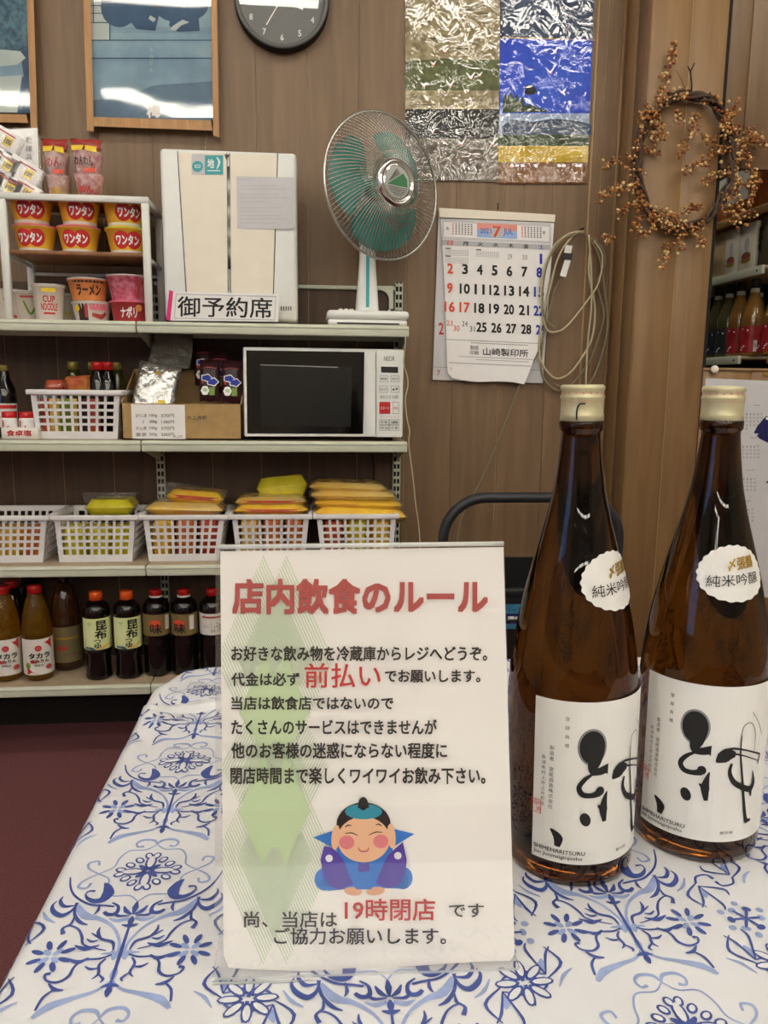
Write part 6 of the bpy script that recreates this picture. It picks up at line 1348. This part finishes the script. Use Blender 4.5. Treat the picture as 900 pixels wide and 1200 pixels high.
def winebottle(lab,px_,Y,lm,body,X=XN+.05,grp='plum wine bottles behind the pillar'):
    s_=1.0; t=thing('plum_wine_bottle',lab,'bottle',(X,Y,zB),0,grp)
    MB().lathe(WN[:6],body,28).build('bottle_body',t,local=True); MB().lathe(WN[5:],'neck_clear',20).build('neck',t,local=True); MB().lathe([(.0165,.240),(.0165,.270),(.0155,.273)],'black_plastic',20).build('cap',t,local=True)
    k=MB(); f=math.atan2(-X,-Y)
    k.fn=lambda u,v,w:((.0393+w)*math.sin(u/.0393),-(.0393+w)*math.cos(u/.0393),v); k.rect(-.075,.012,.075,.105,.0006,lm,28,1); L=k.build('label',t,local=True)
    k=MB(); k.fn=lambda u,v,w:((.0393+w)*math.sin(u/.0393),-(.0393+w)*math.cos(u/.0393),v)
    k.rect(.012,.015,.024,.055,.0016,'label_white',2,1)
    for a,b_ in ((-.03,.095),(-.01,.09),(-.026,.03),(-.030,.022),(-.020,.035),(.032,.035),(.028,.028)): k.ell(a,b_,.0032,.0032,.0014,'paper',8)
    k.text('梅',.0145,.030,.0215,.045,.0022,'ink_soft'); k.build('lettering',L,local=True); t.rotation_euler=(0,0,faceaz(X,Y)-.1); return t
for px_,lm,body,lab in ((834,'label_navy','plum_olive','farthest plum wine bottle with a dark label, touching the pillar edge'),(843,'label_navy','plum_olive','plum wine bottle with a dark blue label, second from the pillar'),(853,'label_crimson','plum_amber','plum wine bottle with a crimson label, third from the pillar'),(868,'label_crimson','plum_amber','nearest full-width plum wine bottle with crimson label and white tab'),(896,'label_crimson','plum_amber','plum wine bottle with crimson label at the right photo edge')):
    X=XN+.05; Y={834:3.018,843:2.937,853:2.855,868:2.762,896:2.616}[px_]
    winebottle(lab,px_,Y,lm,body)
winebottle('plum wine bottle in the row behind, its cap seen between the two nearest crimson ones',886,onX(888,360,XN+.14).y,'label_crimson','plum_olive',XN+.14)
gb=thing('green_bottle','green bottle sliver standing beyond the plum wine at the pillar','bottle',(XN+.07,onX(832,380,XN+.07).y+.10,zB)); MB().lathe(WN,'tree_green',20).build('bottle_body',gb,local=True); MB().lathe([(.0165,.245),(.0165,.268)],'black_plastic',16).build('cap',gb,local=True)
# gift boxes standing along the shelf
mat('box_white',(250,246,238),.5,rgb2=(242,234,214),scale=8); mat('box_brown',(98,82,58),.6,var=.05); mat('box_wood',(214,188,140),.5,var=.1); mat('box_orange',(216,130,70),.5,var=.06); mat('lid_glass_print',(150,110,70),.5,var=.2)
def gift(lab,pa,pb,mt,top=None,depth=.07,name='gift_box'):
    z0=zA; ya=onX(pa,300,XN+.012).y; yb=onX(pb,300,XN+.012).y; y0,y1=min(ya,yb)+.001,max(ya,yb)-.001; h=(top if top else zC-.035)-z0-.004
    t=thing(name,lab,'box',(XN+.012,(y0+y1)/2,z0)); MB().rbox(XN+.012,XN+.012+depth,y0,y1,z0,z0+h,mt,.002,1).build('carton',t)
    return t,y0,y1,z0,h
t,*_=gift('plain cream wooden gift box on the upper right shelf beside the pillar',834,848.5,'box_wood')
for pa,pb,lab in ((849,864.5,'white gift box with a small glass picture, nearer the pillar'),(865,884,'white gift box with a small glass picture, next to the brown box')):
    t,y0,y1,z0,h=gift(lab,pa,pb,'box_white'); m=MB(); ym=(y0+y1)/2; m.fn=lambda u,v,w:(XN+.012-w,ym-u,z0+v)
    s_=(y1-y0)/2; m.ell(0,h*.30,s_*.55,h*.10,.001,'lid_glass_print',16); m.ell(0,h*.22,s_*.6,h*.06,.0014,'ink_gold',16); m.ell(0,h*.30,s_*.35,h*.05,.0018,'ink_title',12); m.ell(0,h*.55,s_*.3,h*.15,.001,'paper_grey',14); m.build('picture',t)
t,y0,y1,z0,h=gift('brown gift box with black vertical writing on the upper right shelf',888,930,'box_brown',None,.10)
m=MB(); yv=onX(895,290,XN).y; yv2=onX(903,290,XN).y; G=MB(); V,F=glyphs('Suber',.03); xs=[p[0] for p in V]; ys_=[p[1] for p in V]
za=onX(897,264,XN+.012).z; zb_=onX(897,294,XN+.012).z; w_=abs(yv-yv2)*.7; ymid=onX(892.5,280,XN+.012).y
m.add([(XN+.010, ymid-(((p[1]-min(ys_))/(max(ys_)-min(ys_)))-.5)*w_, za+(zb_-za)*(p[0]-min(xs))/(max(xs)-min(xs))) for p in V],[tuple(f) for f in F],'ink_black'); m.build('lettering',t)
ob=thing('gift_box','orange and white box on the top niche shelf behind the wreath','box',(XN+.01,2.7,zC)); y0=onX(890,215,XN+.01).y; y1=onX(868,215,XN+.01).y
MB().rbox(XN+.01,XN+.16,y0,y1+.25,zC,zC+.16,'box_orange',.002,1).build('carton',ob); MB().box(XN+.0085,XN+.0098,y1-.06,y1+.22,zC+.05,zC+.158,'label_white').build('white_panel',ob)
